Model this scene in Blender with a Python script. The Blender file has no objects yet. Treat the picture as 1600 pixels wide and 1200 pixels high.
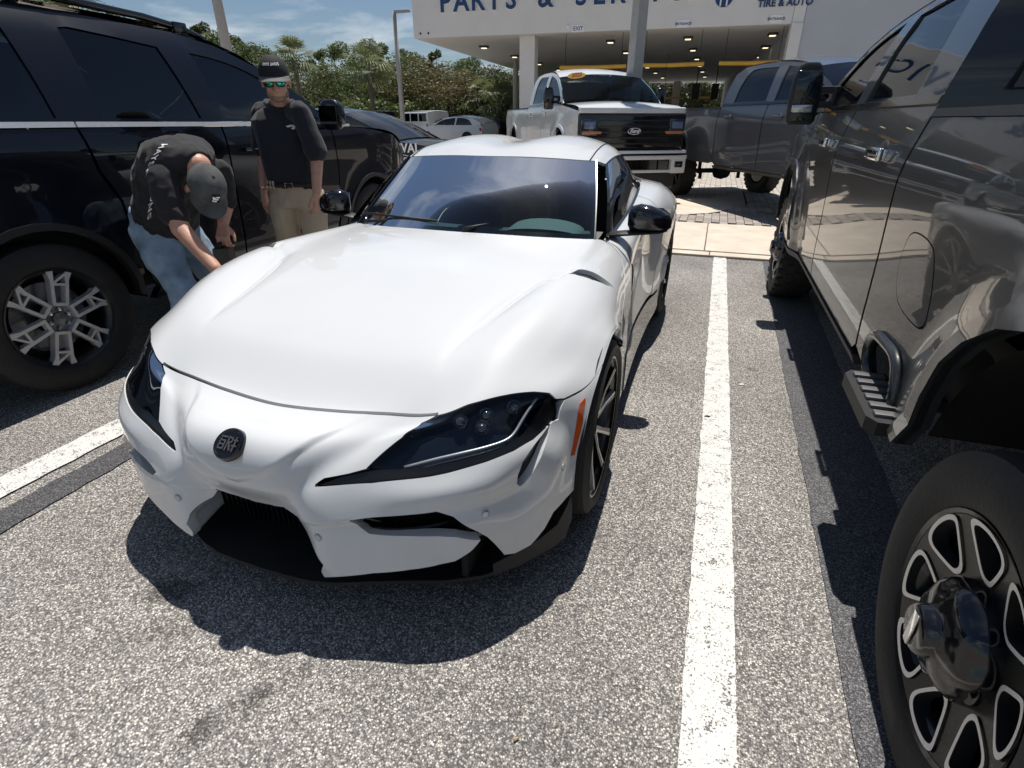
import bpy, bmesh, math, random
from math import sin, cos, pi, radians, sqrt, atan2
from mathutils import Vector, Matrix, noise
from mathutils.geometry import delaunay_2d_cdt
random.seed(7)
SC = bpy.context.scene
COL = SC.collection

# ---------------------------------------------------------------- camera, sky, sun
cd = bpy.data.cameras.new('camera'); cam = bpy.data.objects.new('camera', cd); COL.objects.link(cam)
cd.sensor_width = 36.0; cd.lens = 36.0*830/1600
cd.clip_start = 0.05; cd.clip_end = 2000
cam.location = (0, 0, 1.38)
cam.rotation_euler = (radians(90-26.5), 0, radians(19.6))
SC.camera = cam
SUN = Vector((-0.035, 0.31, 1.0)).normalized()
W = bpy.data.worlds.new("World"); SC.world = W; W.use_nodes = True
nt = W.node_tree; nt.nodes.clear()
N = nt.nodes.new; L = nt.links.new
sky = N('ShaderNodeTexSky'); sky.sky_type = 'NISHITA'; sky.sun_disc = False
sky.sun_elevation = math.asin(SUN.z); sky.sun_rotation = atan2(SUN.x, SUN.y)
sky.altitude = 0; sky.air_density = 1.0; sky.dust_density = 0.35; sky.ozone_density = 3.2
tc = N('ShaderNodeTexCoord'); sep = N('ShaderNodeSeparateXYZ'); L(tc.outputs['Generated'], sep.inputs[0])
# project the direction on a flat cloud deck
add = N('ShaderNodeMath'); add.operation = 'ADD'; add.inputs[1].default_value = 0.12
mx = N('ShaderNodeMath'); mx.operation = 'MAXIMUM'; mx.inputs[1].default_value = 0.0
L(sep.outputs['Z'], mx.inputs[0]); L(mx.outputs[0], add.inputs[0])
dx = N('ShaderNodeMath'); dx.operation = 'DIVIDE'; L(sep.outputs['X'], dx.inputs[0]); L(add.outputs[0], dx.inputs[1])
dy = N('ShaderNodeMath'); dy.operation = 'DIVIDE'; L(sep.outputs['Y'], dy.inputs[0]); L(add.outputs[0], dy.inputs[1])
cmb = N('ShaderNodeCombineXYZ'); L(dx.outputs[0], cmb.inputs[0]); L(dy.outputs[0], cmb.inputs[1])
n1 = N('ShaderNodeTexNoise'); n1.inputs['Scale'].default_value = 0.75; n1.inputs['Detail'].default_value = 9; n1.inputs['Roughness'].default_value = 0.58; n1.inputs['Distortion'].default_value = 0.4
mpn = N('ShaderNodeMapping'); mpn.inputs['Location'].default_value = (3.1, 1.7, 0.4); mpn.inputs['Scale'].default_value = (1.0, 1.6, 1)
L(cmb.outputs[0], mpn.inputs[0]); L(mpn.outputs[0], n1.inputs['Vector'])
rp = N('ShaderNodeValToRGB'); rp.color_ramp.elements[0].position = 0.53; rp.color_ramp.elements[1].position = 0.80
rp.color_ramp.elements[0].color = (0, 0, 0, 1); rp.color_ramp.elements[1].color = (0.9, 0.9, 0.9, 1)
L(n1.outputs['Fac'], rp.inputs[0])
mixc = N('ShaderNodeMix'); mixc.data_type = 'RGBA'
L(rp.outputs[0], mixc.inputs[0]); L(sky.outputs[0], mixc.inputs[6]); mixc.inputs[7].default_value = (12.5, 13.0, 13.5, 1)
bg = N('ShaderNodeBackground'); bg.inputs['Strength'].default_value = 0.064
L(mixc.outputs[2], bg.inputs[0]); out = N('ShaderNodeOutputWorld'); L(bg.outputs[0], out.inputs[0])
sd = bpy.data.lights.new('sun', 'SUN'); sd.energy = 5.0; sd.angle = radians(0.55); sd.color = (1.0, 0.95, 0.88)
so = bpy.data.objects.new('sun', sd); COL.objects.link(so); so.rotation_euler = SUN.to_track_quat('Z', 'Y').to_euler()
SC.view_settings.view_transform = 'Standard'; SC.view_settings.look = 'None'; SC.view_settings.gamma = 1.0
SC.view_settings.exposure = 0.12; SC.view_settings.use_curve_mapping = False

# ---------------------------------------------------------------- materials
MATS = {}
def pmat(name, col, rough=0.5, metal=0.0, coat=0.0, spec=0.5, emit=None, noise_amt=0.0, noise_scale=8.0, bump=0.0, bump_scale=60.0, trans=0.0, sheen=0.0):
    m = bpy.data.materials.new(name); m.use_nodes = True; t = m.node_tree; b = t.nodes['Principled BSDF']
    b.inputs['Base Color'].default_value = (*col, 1); b.inputs['Roughness'].default_value = rough
    b.inputs['Metallic'].default_value = metal; b.inputs['Coat Weight'].default_value = coat; b.inputs['Coat Roughness'].default_value = 0.02
    b.inputs['Specular IOR Level'].default_value = spec
    if sheen: b.inputs['Sheen Weight'].default_value = sheen
    if emit: b.inputs['Emission Color'].default_value = (*emit[0], 1); b.inputs['Emission Strength'].default_value = emit[1]
    c = t.nodes.new('ShaderNodeTexCoord')
    if noise_amt:
        n = t.nodes.new('ShaderNodeTexNoise'); n.inputs['Scale'].default_value = noise_scale; n.inputs['Detail'].default_value = 6; t.links.new(c.outputs['Object'], n.inputs['Vector'])
        mr = t.nodes.new('ShaderNodeMapRange'); mr.inputs[1].default_value = .3; mr.inputs[2].default_value = .7; mr.inputs[3].default_value = 1-noise_amt; mr.inputs[4].default_value = 1+noise_amt
        t.links.new(n.outputs['Fac'], mr.inputs[0])
        v = t.nodes.new('ShaderNodeVectorMath'); v.operation = 'SCALE'; v.inputs[0].default_value = col; t.links.new(mr.outputs[0], v.inputs['Scale'])
        t.links.new(v.outputs[0], b.inputs['Base Color'])
    if bump:
        n = t.nodes.new('ShaderNodeTexNoise'); n.inputs['Scale'].default_value = bump_scale; n.inputs['Detail'].default_value = 5; t.links.new(c.outputs['Object'], n.inputs['Vector'])
        bp = t.nodes.new('ShaderNodeBump'); bp.inputs['Strength'].default_value = bump; bp.inputs['Distance'].default_value = 0.01
        t.links.new(n.outputs['Fac'], bp.inputs['Height']); t.links.new(bp.outputs[0], b.inputs['Normal'])
    MATS[name] = m; return m
def glassmat(name, tint, ior=1.45, minr=0.04, rough=0.0):
    m = bpy.data.materials.new(name); m.use_nodes = True; t = m.node_tree; t.nodes.clear()
    o = t.nodes.new('ShaderNodeOutputMaterial'); mix = t.nodes.new('ShaderNodeMixShader'); f = t.nodes.new('ShaderNodeFresnel'); f.inputs[0].default_value = ior
    a = t.nodes.new('ShaderNodeMath'); a.operation = 'ADD'; a.inputs[1].default_value = minr; a.use_clamp = True
    tr = t.nodes.new('ShaderNodeBsdfTransparent'); tr.inputs[0].default_value = (*tint, 1); g = t.nodes.new('ShaderNodeBsdfGlossy'); g.inputs['Roughness'].default_value = rough
    t.links.new(f.outputs[0], a.inputs[0]); t.links.new(a.outputs[0], mix.inputs[0]); t.links.new(tr.outputs[0], mix.inputs[1]); t.links.new(g.outputs[0], mix.inputs[2]); t.links.new(mix.outputs[0], o.inputs[0])
    MATS[name] = m; return m
WHITE = pmat('white_car_paint', (.62, .635, .645), .45, 0, 1.0, spec=.15, noise_amt=.01, noise_scale=3)
BLACKP = pmat('black_car_paint', (.003, .0045, .010), .4, 0, .75, spec=.12)
GREYP = pmat('carbon_grey_paint', (.026, .028, .031), .38, .15, .85, spec=.25)
GREYP2 = pmat('blue_grey_paint', (.085, .092, .105), .32, .35, 1.0)
GLOSSB = pmat('gloss_black_plastic', (.006, .006, .007), .12, 0, .6)
MATTB = pmat('matt_black_plastic', (.012, .012, .013), .55, 0, 0, bump=.15, bump_scale=220)
DARKIN = pmat('dark_inner', (.006, .006, .006), .8)
RUBBER = pmat('tyre_rubber', (.014, .0135, .013), .72, 0, 0, noise_amt=.25, noise_scale=18, bump=.2, bump_scale=90)
CHROME = pmat('chrome', (.75, .75, .75), .08, 1.0)
ALLOY = pmat('machined_alloy', (.72, .70, .67), .36, .55, noise_amt=.06, noise_scale=40)
DALLOY = pmat('black_alloy', (.008, .008, .009), .3, .2, .3)
ORANGE = pmat('amber_reflector', (.62, .10, .02), .2, 0, .8)
GLASSW = glassmat('windscreen_glass', (.40, .55, .56), 1.28, .0)
GLASSD = glassmat('dark_tinted_glass', (.035, .04, .045), 1.52, .03)
LENS = glassmat('headlamp_lens', (.72, .76, .80), 1.30, .015)

# ---------------------------------------------------------------- helpers
def link(name, me, mat=None, parent=None, smooth=True, loc=None):
    o = bpy.data.objects.new(name, me); COL.objects.link(o)
    if mat is not None and len(me.materials) == 0:
        for m in (mat if isinstance(mat, (list, tuple)) else [mat]): me.materials.append(m)
    if parent: o.parent = parent
    if loc is not None: o.location = loc
    if smooth:
        me.polygons.foreach_set('use_smooth', [True]*len(me.polygons))
    return o
def finish(name, bm, mat, parent=None, smooth=False, loc=None, sharp=None, recalc=True):
    if recalc: bmesh.ops.recalc_face_normals(bm, faces=bm.faces)
    me = bpy.data.meshes.new(name); bm.to_mesh(me); bm.free()
    o = link(name, me, mat, parent, smooth, loc)
    if sharp: me.set_sharp_from_angle(angle=radians(sharp))
    return o
def tag(o, label=None, cat=None, group=None, kind=None):
    if label: o['label'] = label
    if cat: o['category'] = cat
    if group: o['group'] = group
    if kind: o['kind'] = kind
    return o
def empty(name, loc=(0, 0, 0), rz=0, **k):
    o = bpy.data.objects.new(name, None); COL.objects.link(o); o.location = loc; o.rotation_euler = (0, 0, rz); o.empty_display_size = .2
    return tag(o, **k)
def copy_tree(o, parent=None):
    c = o.copy(); COL.objects.link(c)
    if parent: c.parent = parent
    for ch in list(o.children): copy_tree(ch, c)
    return c
def box(bm, c, s, rot=None, bev=0.0, seg=2):
    r = bmesh.ops.create_cube(bm, size=1.0)['verts']
    for v in r:
        v.co = Vector((v.co.x*s[0], v.co.y*s[1], v.co.z*s[2]))
    if bev > 0:
        es = list({e for v in r for e in v.link_edges})
        bv = bmesh.ops.bevel(bm, geom=es, offset=bev, segments=seg, affect='EDGES', profile=.6)
        r = list({v for f in bv['faces'] for v in f.verts} | {v for v in r if v.is_valid})
    M = Matrix.Translation(Vector(c)) @ (rot.to_4x4() if rot else Matrix.Identity(4))
    for v in r: v.co = M @ v.co
    return r
def tube(bm, pts, rad, n=10, caps=True, closed=False):
    pts = [Vector(p) for p in pts]; rings = []
    R = rad if isinstance(rad, (list, tuple)) else [rad]*len(pts)
    up = None
    for i, p in enumerate(pts):
        if closed: d = pts[(i+1) % len(pts)]-pts[i-1]
        else: d = pts[min(i+1, len(pts)-1)]-pts[max(i-1, 0)]
        d.normalize()
        if up is None:
            up = Vector((0, 0, 1)) if abs(d.z) < .9 else Vector((1, 0, 0))
        a = d.cross(up).normalized(); b = a.cross(d).normalized(); up = b
        rings.append([bm.verts.new(p+(a*cos(2*pi*k/n)+b*sin(2*pi*k/n))*R[i]) for k in range(n)])
    m = len(rings)
    for i in range(m if closed else m-1):
        A, B = rings[i], rings[(i+1) % m]
        for k in range(n): bm.faces.new((A[k], A[(k+1) % n], B[(k+1) % n], B[k]))
    if caps and not closed: bm.faces.new(rings[0][::-1]); bm.faces.new(rings[-1])
    return rings
def lathe(bm, prof, axis='x', n=48, c=(0, 0, 0), ang=(0, 2*pi)):
    """prof: list of (a, r): a along the axis, r radius."""
    full = abs(ang[1]-ang[0]-2*pi) < 1e-6; m = n if full else n+1
    rings = []
    for a, r in prof:
        ring = []
        for k in range(m):
            t = ang[0]+(ang[1]-ang[0])*k/n
            p = {'x': (a, r*cos(t), r*sin(t)), 'y': (r*cos(t), a, r*sin(t)), 'z': (r*cos(t), r*sin(t), a)}[axis]
            ring.append(bm.verts.new((p[0]+c[0], p[1]+c[1], p[2]+c[2])))
        rings.append(ring)
    for A, B in zip(rings, rings[1:]):
        for k in range(n):
            k2 = (k+1) % m
            try: bm.faces.new((A[k], A[k2], B[k2], B[k]))
            except ValueError: pass
    return rings
def prism(bm, poly, h0, h1, axis='z', f=None):
    """extruded polygon; poly in the two other axes (order x,y,z without axis)."""
    def mk(p, h):
        if axis == 'z': q = (p[0], p[1], h)
        elif axis == 'x': q = (h, p[0], p[1])
        else: q = (p[0], h, p[1])
        return bm.verts.new(f(q) if f else q)
    A = [mk(p, h0) for p in poly]; B = [mk(p, h1) for p in poly]; n = len(poly)
    bm.faces.new(A); bm.faces.new(B[::-1])
    for i in range(n): bm.faces.new((A[i], B[i], B[(i+1) % n], A[(i+1) % n]))
def smooth_poly(pts, n=6, closed=True):
    """Catmull-Rom through the points; a point given with a third entry 1 is a sharp corner."""
    P = [Vector((p[0], p[1])) for p in pts]; S = [len(p) > 2 and p[2] for p in pts]; out = []; m = len(P)
    rng = range(m) if closed else range(m-1)
    for i in rng:
        p1, p2 = P[i], P[(i+1) % m]
        p0 = P[i-1] if (closed or i > 0) else 2*p1-p2
        p3 = P[(i+2) % m] if (closed or i+2 < m) else 2*p2-p1
        if S[i]: p0 = 2*p1-p2
        if S[(i+1) % m]: p3 = 2*p2-p1
        for k in range(n):
            t = k/n
            out.append(tuple(.5*((2*p1)+(p2-p0)*t+(2*p0-5*p1+4*p2-p3)*t*t+(3*p1-p0-3*p2+p3)*t**3)))
    if not closed: out.append(tuple(P[-1]))
    return out
def inpoly(x, y, poly):
    c = False; n = len(poly); j = n-1
    for i in range(n):
        xi, yi = poly[i][0], poly[i][1]; xj, yj = poly[j][0], poly[j][1]
        if (yi > y) != (yj > y) and x < (xj-xi)*(y-yi)/(yj-yi)+xi: c = not c
        j = i
    return c
def resample(poly, step, sx=1, sy=1, closed=True):
    out = []; n = len(poly)
    for i in range(n if closed else n-1):
        a, b = poly[i], poly[(i+1) % n]
        d = sqrt(((b[0]-a[0])/sx)**2+((b[1]-a[1])/sy)**2); k = max(1, int(math.ceil(d/step-1e-6)))
        for j in range(k): out.append((a[0]+(b[0]-a[0])*j/k, a[1]+(b[1]-a[1])*j/k))
    if not closed: out.append((poly[-1][0], poly[-1][1]))
    return out
def cdt(poly, holes, sx, sy):
    """triangulated 2-D region with interior grid points; returns verts, faces."""
    loops = [resample(poly, 1.0, sx, sy)]+[resample(h, 1.0, sx, sy) for h in holes]
    co = []; edges = []
    for lp in loops:
        s = len(co); co += [Vector(p) for p in lp]; edges += [(s+i, s+(i+1) % len(lp)) for i in range(len(lp))]
    xs = [p[0] for p in poly]; ys = [p[1] for p in poly]
    # hash of boundary points to keep the interior points off the boundary
    H = {}
    for p in co: H.setdefault((int(p.x/sx), int(p.y/sy)), []).append(p)
    nx = int((max(xs)-min(xs))/sx)+1; ny = int((max(ys)-min(ys))/sy)+1
    x0 = math.floor(min(xs)/sx)*sx; y0 = math.floor(min(ys)/sy)*sy
    for j in range(ny+2):
        for i in range(nx+2):
            x = x0+(i+.5*(j % 2))*sx; y = y0+j*sy
            if not inpoly(x, y, poly): continue
            if any(inpoly(x, y, h) for h in holes): continue
            ci, cj = int(x/sx), int(y/sy); bad = False
            for a in (-1, 0, 1):
                for b in (-1, 0, 1):
                    for q in H.get((ci+a, cj+b), ()):
                        if ((q.x-x)/sx)**2+((q.y-y)/sy)**2 < .3: bad = True
            if not bad: co.append(Vector((x, y)))
    V, E, F, *_ = delaunay_2d_cdt(co, edges, [], 1, 1e-6)
    if holes:
        F = [f for f in F if not any(inpoly(sum(V[i].x for i in f)/len(f), sum(V[i].y for i in f)/len(f), h) for h in holes)]
    return V, F
def sheet_bm(bm, poly, f, sx, sy, holes=(), rim=None, mirror=False, skip_rim=None, flip=False):
    """maps the region through f(a,b)->Vector; rim: function(a,b)->offset Vector for a folded edge."""
    V, F = cdt(poly, list(holes), sx, sy)
    for mir in ((True,) if mirror == 'L' else (False, True) if mirror else (False,)):
        def M(p):
            p = Vector(p)
            if mir: p.x = -p.x
            return p
        vs = [bm.verts.new(M(f(v.x, v.y))) for v in V]
        cnt = {}
        for fc in F:
            try: bm.faces.new([vs[i] for i in (reversed(fc) if mir != flip else fc)])
            except ValueError: continue
            for a, b in zip(fc, list(fc[1:])+[fc[0]]): cnt[(a, b)] = 1
        if rim:
            rv = {}
            for (a, b) in list(cnt):
                if (b, a) in cnt: continue
                if skip_rim and skip_rim(V[a]) and skip_rim(V[b]): continue
                for i in (a, b):
                    if i not in rv: rv[i] = bm.verts.new(M(Vector(f(V[i].x, V[i].y))+Vector(rim(V[i].x, V[i].y))))
                try: bm.faces.new((vs[b], vs[a], rv[a], rv[b]) if mir == flip else (vs[a], vs[b], rv[b], rv[a]))
                except ValueError: pass
    bmesh.ops.remove_doubles(bm, verts=bm.verts, dist=1e-5)
def pair(name, regions, mat, parent, sharp=35, **k):
    """one object per side of the car; regions: list of (poly, f, sx, sy)."""
    res = []
    for m in (False, 'L'):
        bm = bmesh.new()
        for (poly, f, sx, sy) in regions: sheet_bm(bm, poly, f, sx, sy, mirror=m, **k)
        res.append(finish(name, bm, mat, parent, True, sharp=sharp, recalc=False))
    return res
def sheet(name, poly, f, sx, sy, mat, parent=None, sharp=35, **k):
    if k.get('mirror') == 'pair':
        k.pop('mirror'); return pair(name, [(poly, f, sx, sy)], mat, parent, sharp, **k)
    bm = bmesh.new(); sheet_bm(bm, poly, f, sx, sy, **k)
    return finish(name, bm, mat, parent, True, sharp=sharp, recalc=False)
def crb(t): return (-.5*t+t*t-.5*t**3, 1-2.5*t*t+1.5*t**3, .5*t+2*t*t-1.5*t**3, -.5*t*t+.5*t**3)
class Net:
    """interpolating bicubic surface through rows of 3-D points (x left, Y forward, z up) -> local coordinates (x, -Y, z)."""
    def __init__(s, rows, sym=False, flip=False):
        s.sg = -1 if flip else 1
        R = [[Vector((p[0], -p[1], p[2])) for p in r] for r in rows]
        s.C = len(R[0]); s.R = len(R)
        P = []
        for r in R:
            a = Vector((-r[1].x, r[1].y, r[1].z)) if sym else 2*r[0]-r[1]
            P.append([a]+r+[2*r[-1]-r[-2]])
        top = [2*a-b for a, b in zip(P[0], P[1])]; bot = [2*a-b for a, b in zip(P[-1], P[-2])]
        s.P = [top]+P+[bot]; s.disp = None
    def raw(s, u, v):
        iu = min(max(int(math.floor(u)), 0), s.C-2); iv = min(max(int(math.floor(v)), 0), s.R-2)
        bu = crb(u-iu); bv = crb(v-iv); o = Vector((0, 0, 0))
        for b in range(4):
            row = s.P[iv+b]; w = bv[b]
            for a in range(4): o += row[iu+a]*(w*bu[a])
        return o
    def n(s, u, v):
        e = .02
        d = (s.raw(u+e, v)-s.raw(u-e, v)).cross(s.raw(u, v-e)-s.raw(u, v+e))
        return d.normalized()*s.sg if d.length > 1e-12 else Vector((0, 0, 1))
    def __call__(s, u, v, off=0.0):
        p = s.raw(u, v)
        if s.disp: off = off+s.disp(u, v)
        if off: p = p+s.n(u, v)*off
        return p
def text_bm(body, size, bold=0.0, extrude=0.0, spacing=1.0, shear=0.0, align='CENTER'):
    cu = bpy.data.curves.new('txt', 'FONT'); cu.body = body; cu.size = size; cu.offset = bold; cu.extrude = extrude; cu.shear = shear
    cu.space_character = spacing; cu.align_x = align; cu.align_y = 'CENTER'; cu.resolution_u = 3
    o = bpy.data.objects.new('txt', cu); COL.objects.link(o)
    dg = bpy.context.evaluated_depsgraph_get(); me = bpy.data.meshes.new_from_object(o.evaluated_get(dg))
    bpy.data.objects.remove(o); bpy.data.curves.remove(cu)
    return me
def text_obj(name, body, size, mat, M, parent=None, **k):
    me = text_bm(body, size, **k); me.transform(M)
    me.materials.clear()
    return link(name, me, mat, parent, smooth=False)
def basis(o, x, y):
    x = Vector(x).normalized(); y = Vector(y); z = x.cross(y).normalized(); y = z.cross(x)
    return Matrix(((x.x, y.x, z.x, o[0]), (x.y, y.y, z.y, o[1]), (x.z, y.z, z.z, o[2]), (0, 0, 0, 1)))
# ---------------------------------------------------------------- ground
def ground_mat(name, base, stone, scale, dark=(.02,.02,.022), stain=0.30, bump=.5, tone=1.0):
    m = bpy.data.materials.new(name); m.use_nodes = True; t = m.node_tree; b = t.nodes['Principled BSDF']; A = t.nodes.new; K = t.links.new
    c = A('ShaderNodeTexCoord'); v = A('ShaderNodeTexVoronoi'); v.inputs['Scale'].default_value = scale; v.inputs['Randomness'].default_value = 1.0
    K(c.outputs['Object'], v.inputs['Vector'])
    # each stone its own grey
    s = A('ShaderNodeSeparateColor'); K(v.outputs['Color'], s.inputs[0])
    r = A('ShaderNodeValToRGB'); e = r.color_ramp.elements
    e[0].position = 0.0; e[0].color = (*dark, 1); e[1].position = 1.0; e[1].color = (*stone, 1)
    x = r.color_ramp.elements.new(.38); x.color = (*[a*.6 for a in base], 1); x = r.color_ramp.elements.new(.72); x.color = (*base, 1); x = r.color_ramp.elements.new(.9); x.color = (*[(a+b_)/2 for a, b_ in zip(base, stone)], 1)
    K(s.outputs[0], r.inputs[0])
    # dark binder between the stones
    rd = A('ShaderNodeMapRange'); rd.inputs[1].default_value = .35/1; rd.inputs[2].default_value = .62; rd.inputs[3].default_value = 1; rd.inputs[4].default_value = .45
    K(v.outputs['Distance'], rd.inputs[0])
    n = A('ShaderNodeTexNoise'); n.inputs['Scale'].default_value = .7; n.inputs['Detail'].default_value = 8; n.inputs['Roughness'].default_value = .6; K(c.outputs['Object'], n.inputs['Vector'])
    mr = A('ShaderNodeMapRange'); mr.inputs[1].default_value = .3; mr.inputs[2].default_value = .7; mr.inputs[3].default_value = (1-stain)*tone; mr.inputs[4].default_value = (1+stain)*tone; K(n.outputs['Fac'], mr.inputs[0])
    m1 = A('ShaderNodeMath'); m1.operation = 'MULTIPLY'; K(rd.outputs[0], m1.inputs[0]); K(mr.outputs[0], m1.inputs[1])
    sc = A('ShaderNodeVectorMath'); sc.operation = 'SCALE'; K(r.outputs[0], sc.inputs[0]); K(m1.outputs[0], sc.inputs['Scale'])
    # oil stain in front of the white car (dark blotches with a place of their own)
    K(sc.outputs[0], b.inputs['Base Color']); b.inputs['Roughness'].default_value = .85; b.inputs['Specular IOR Level'].default_value = .3
    bp = A('ShaderNodeBump'); bp.inputs['Strength'].default_value = bump; bp.inputs['Distance'].default_value = .004; bp.invert = True
    K(v.outputs['Distance'], bp.inputs['Height']); K(bp.outputs[0], b.inputs['Normal'])
    m['scale_node'] = sc.name
    MATS[name] = m; return m
ASPH = ground_mat('asphalt', (.415, .395, .37), (.80, .75, .68), 200, (.13, .125, .122))
def add_stains(m, spots):
    t = m.node_tree; b = t.nodes['Principled BSDF']; A = t.nodes.new; K = t.links.new
    src = b.inputs['Base Color'].links[0].from_socket; c = A('ShaderNodeTexCoord')
    n = A('ShaderNodeTexNoise'); n.inputs['Scale'].default_value = 9; n.inputs['Detail'].default_value = 7; n.inputs['Roughness'].default_value = .7; K(c.outputs['Object'], n.inputs['Vector'])
    cur = src
    for (x, y, rx, ry, ang, amt) in spots:
        mp = A('ShaderNodeMapping'); mp.vector_type = 'TEXTURE'; mp.inputs['Location'].default_value = (x, y, 0); mp.inputs['Rotation'].default_value = (0, 0, ang); mp.inputs['Scale'].default_value = (rx, ry, 1)
        K(c.outputs['Object'], mp.inputs[0]); ln = A('ShaderNodeVectorMath'); ln.operation = 'LENGTH'; K(mp.outputs[0], ln.inputs[0])
        su = A('ShaderNodeMath'); su.operation = 'ADD'; K(ln.outputs['Value'], su.inputs[0])
        ns = A('ShaderNodeMath'); ns.operation = 'MULTIPLY_ADD'; K(n.outputs['Fac'], ns.inputs[0]); ns.inputs[1].default_value = 2.4; ns.inputs[2].default_value = -1.2; K(ns.outputs[0], su.inputs[1])
        mr = A('ShaderNodeMapRange'); mr.interpolation_type = 'SMOOTHSTEP'; mr.inputs[1].default_value = .2; mr.inputs[2].default_value = 1.1; mr.inputs[3].default_value = amt; mr.inputs[4].default_value = 1; K(su.outputs[0], mr.inputs[0])
        s2 = A('ShaderNodeVectorMath'); s2.operation = 'SCALE'; K(cur, s2.inputs[0]); K(mr.outputs[0], s2.inputs['Scale']); cur = s2.outputs[0]
    K(cur, b.inputs['Base Color'])
add_stains(ASPH, [(-.94, .62, .055, .11, -.35, .42), (-1.00, .50, .06, .07, .2, .5), (-.88, .74, .03, .05, 0, .55), (-1.49, .80, .12, .08, .3, .4), (-1.38, .68, .2, .06, .6, .75), (.40, 3.3, .05, .04, 0, .6), (.9, 1.6, .25, .5, 0, .7), (-.2, 4.6, .3, .8, .1, .82), (-2.1, 1.0, .5, .3, .4, .85)])
PAVE = pmat('concrete', (.58, .51, .42), .85, noise_amt=.12, noise_scale=3.0, bump=.4, bump_scale=120)
SEAL = ground_mat('tar_strip', (.13, .13, .135), (.24, .24, .25), 260, (.05, .05, .052), .12, .3)
SEAL2 = ground_mat('smooth_asphalt', (.17, .17, .178), (.32, .32, .33), 260, (.07, .07, .072), .12, .3)
def plane(name, x0, x1, y0, y1, z, mat, **k):
    bm = bmesh.new(); vs = [bm.verts.new(p) for p in ((x0, y0, z), (x1, y0, z), (x1, y1, z), (x0, y1, z))]; bm.faces.new(vs)
    return tag(finish(name, bm, mat), **k)
plane('ground', -400, 400, -60, 700, -.004, ASPH, kind='structure')
NETROWS = [
[(0,0.58,0.89),(0.2,0.57,0.889),(0.42,0.52,0.88),(0.6,0.44,0.868),(0.7,0.4,0.86),(0.79,0.42,0.82),(0.855,0.45,0.72),(0.872,0.5,0.5),(0.885,0.58,0.17)],
[(0,0.8,0.877),(0.2,0.8,0.877),(0.42,0.79,0.868),(0.585,0.78,0.862),(0.7,0.76,0.868),(0.8,0.74,0.83),(0.868,0.76,0.73),(0.885,0.8,0.5),(0.893,0.86,0.2)],
[(0,1.03,0.855),(0.2,1.03,0.856),(0.42,1.02,0.853),(0.585,1.01,0.85),(0.7,0.99,0.868),(0.8,0.98,0.835),(0.875,0.97,0.75),(0.898,0.93,0.6),(0.9,0.9,0.46)],
[(0,1.25,0.822),(0.2,1.25,0.824),(0.42,1.24,0.824),(0.555,1.23,0.822),(0.68,1.21,0.85),(0.79,1.19,0.825),(0.868,1.15,0.765),(0.902,1.1,0.705),(0.906,1.03,0.652)],
[(0,1.47,0.775),(0.2,1.47,0.778),(0.4,1.46,0.783),(0.52,1.45,0.785),(0.66,1.42,0.815),(0.77,1.38,0.79),(0.85,1.33,0.75),(0.895,1.28,0.722),(0.908,1.235,0.712)],
[(0,1.68,0.706),(0.2,1.675,0.712),(0.38,1.665,0.725),(0.5,1.65,0.733),(0.63,1.6,0.755),(0.74,1.545,0.735),(0.83,1.48,0.7),(0.885,1.44,0.668),(0.906,1.42,0.655)],
[(0,1.88,0.6),(0.2,1.868,0.608),(0.36,1.848,0.62),(0.521,1.82,0.635),(0.61,1.78,0.662),(0.7,1.71,0.672),(0.8,1.635,0.655),(0.87,1.56,0.61),(0.9,1.52,0.585)],
[(0,2.04,0.575),(0.17,2.035,0.575),(0.3,1.975,0.568),(0.45,1.905,0.59),(0.58,1.86,0.605),(0.7,1.785,0.6),(0.8,1.69,0.575),(0.865,1.6,0.525),(0.895,1.575,0.5)],
[(0,2.085,0.462),(0.15,2.083,0.466),(0.25,2.063,0.478),(0.4,2.005,0.497),(0.56,1.955,0.508),(0.7,1.87,0.52),(0.8,1.755,0.51),(0.86,1.64,0.44),(0.89,1.6,0.42)],
[(0,2.045,0.362),(0.122,2.052,0.364),(0.26,2.096,0.368),(0.4,2.06,0.376),(0.55,2.01,0.383),(0.68,1.93,0.385),(0.78,1.81,0.38),(0.85,1.69,0.35),(0.886,1.612,0.34)],
[(0,2.01,0.27),(0.16,2.052,0.27),(0.25,2.104,0.265),(0.4,2.075,0.26),(0.55,2.02,0.26),(0.68,1.93,0.26),(0.77,1.82,0.26),(0.84,1.71,0.26),(0.88,1.62,0.26)],
[(0,2,0.15),(0.18,2.055,0.165),(0.25,2.103,0.165),(0.4,2.08,0.165),(0.55,2.03,0.17),(0.66,1.95,0.18),(0.75,1.85,0.185),(0.83,1.72,0.18),(0.865,1.63,0.18)]]
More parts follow.
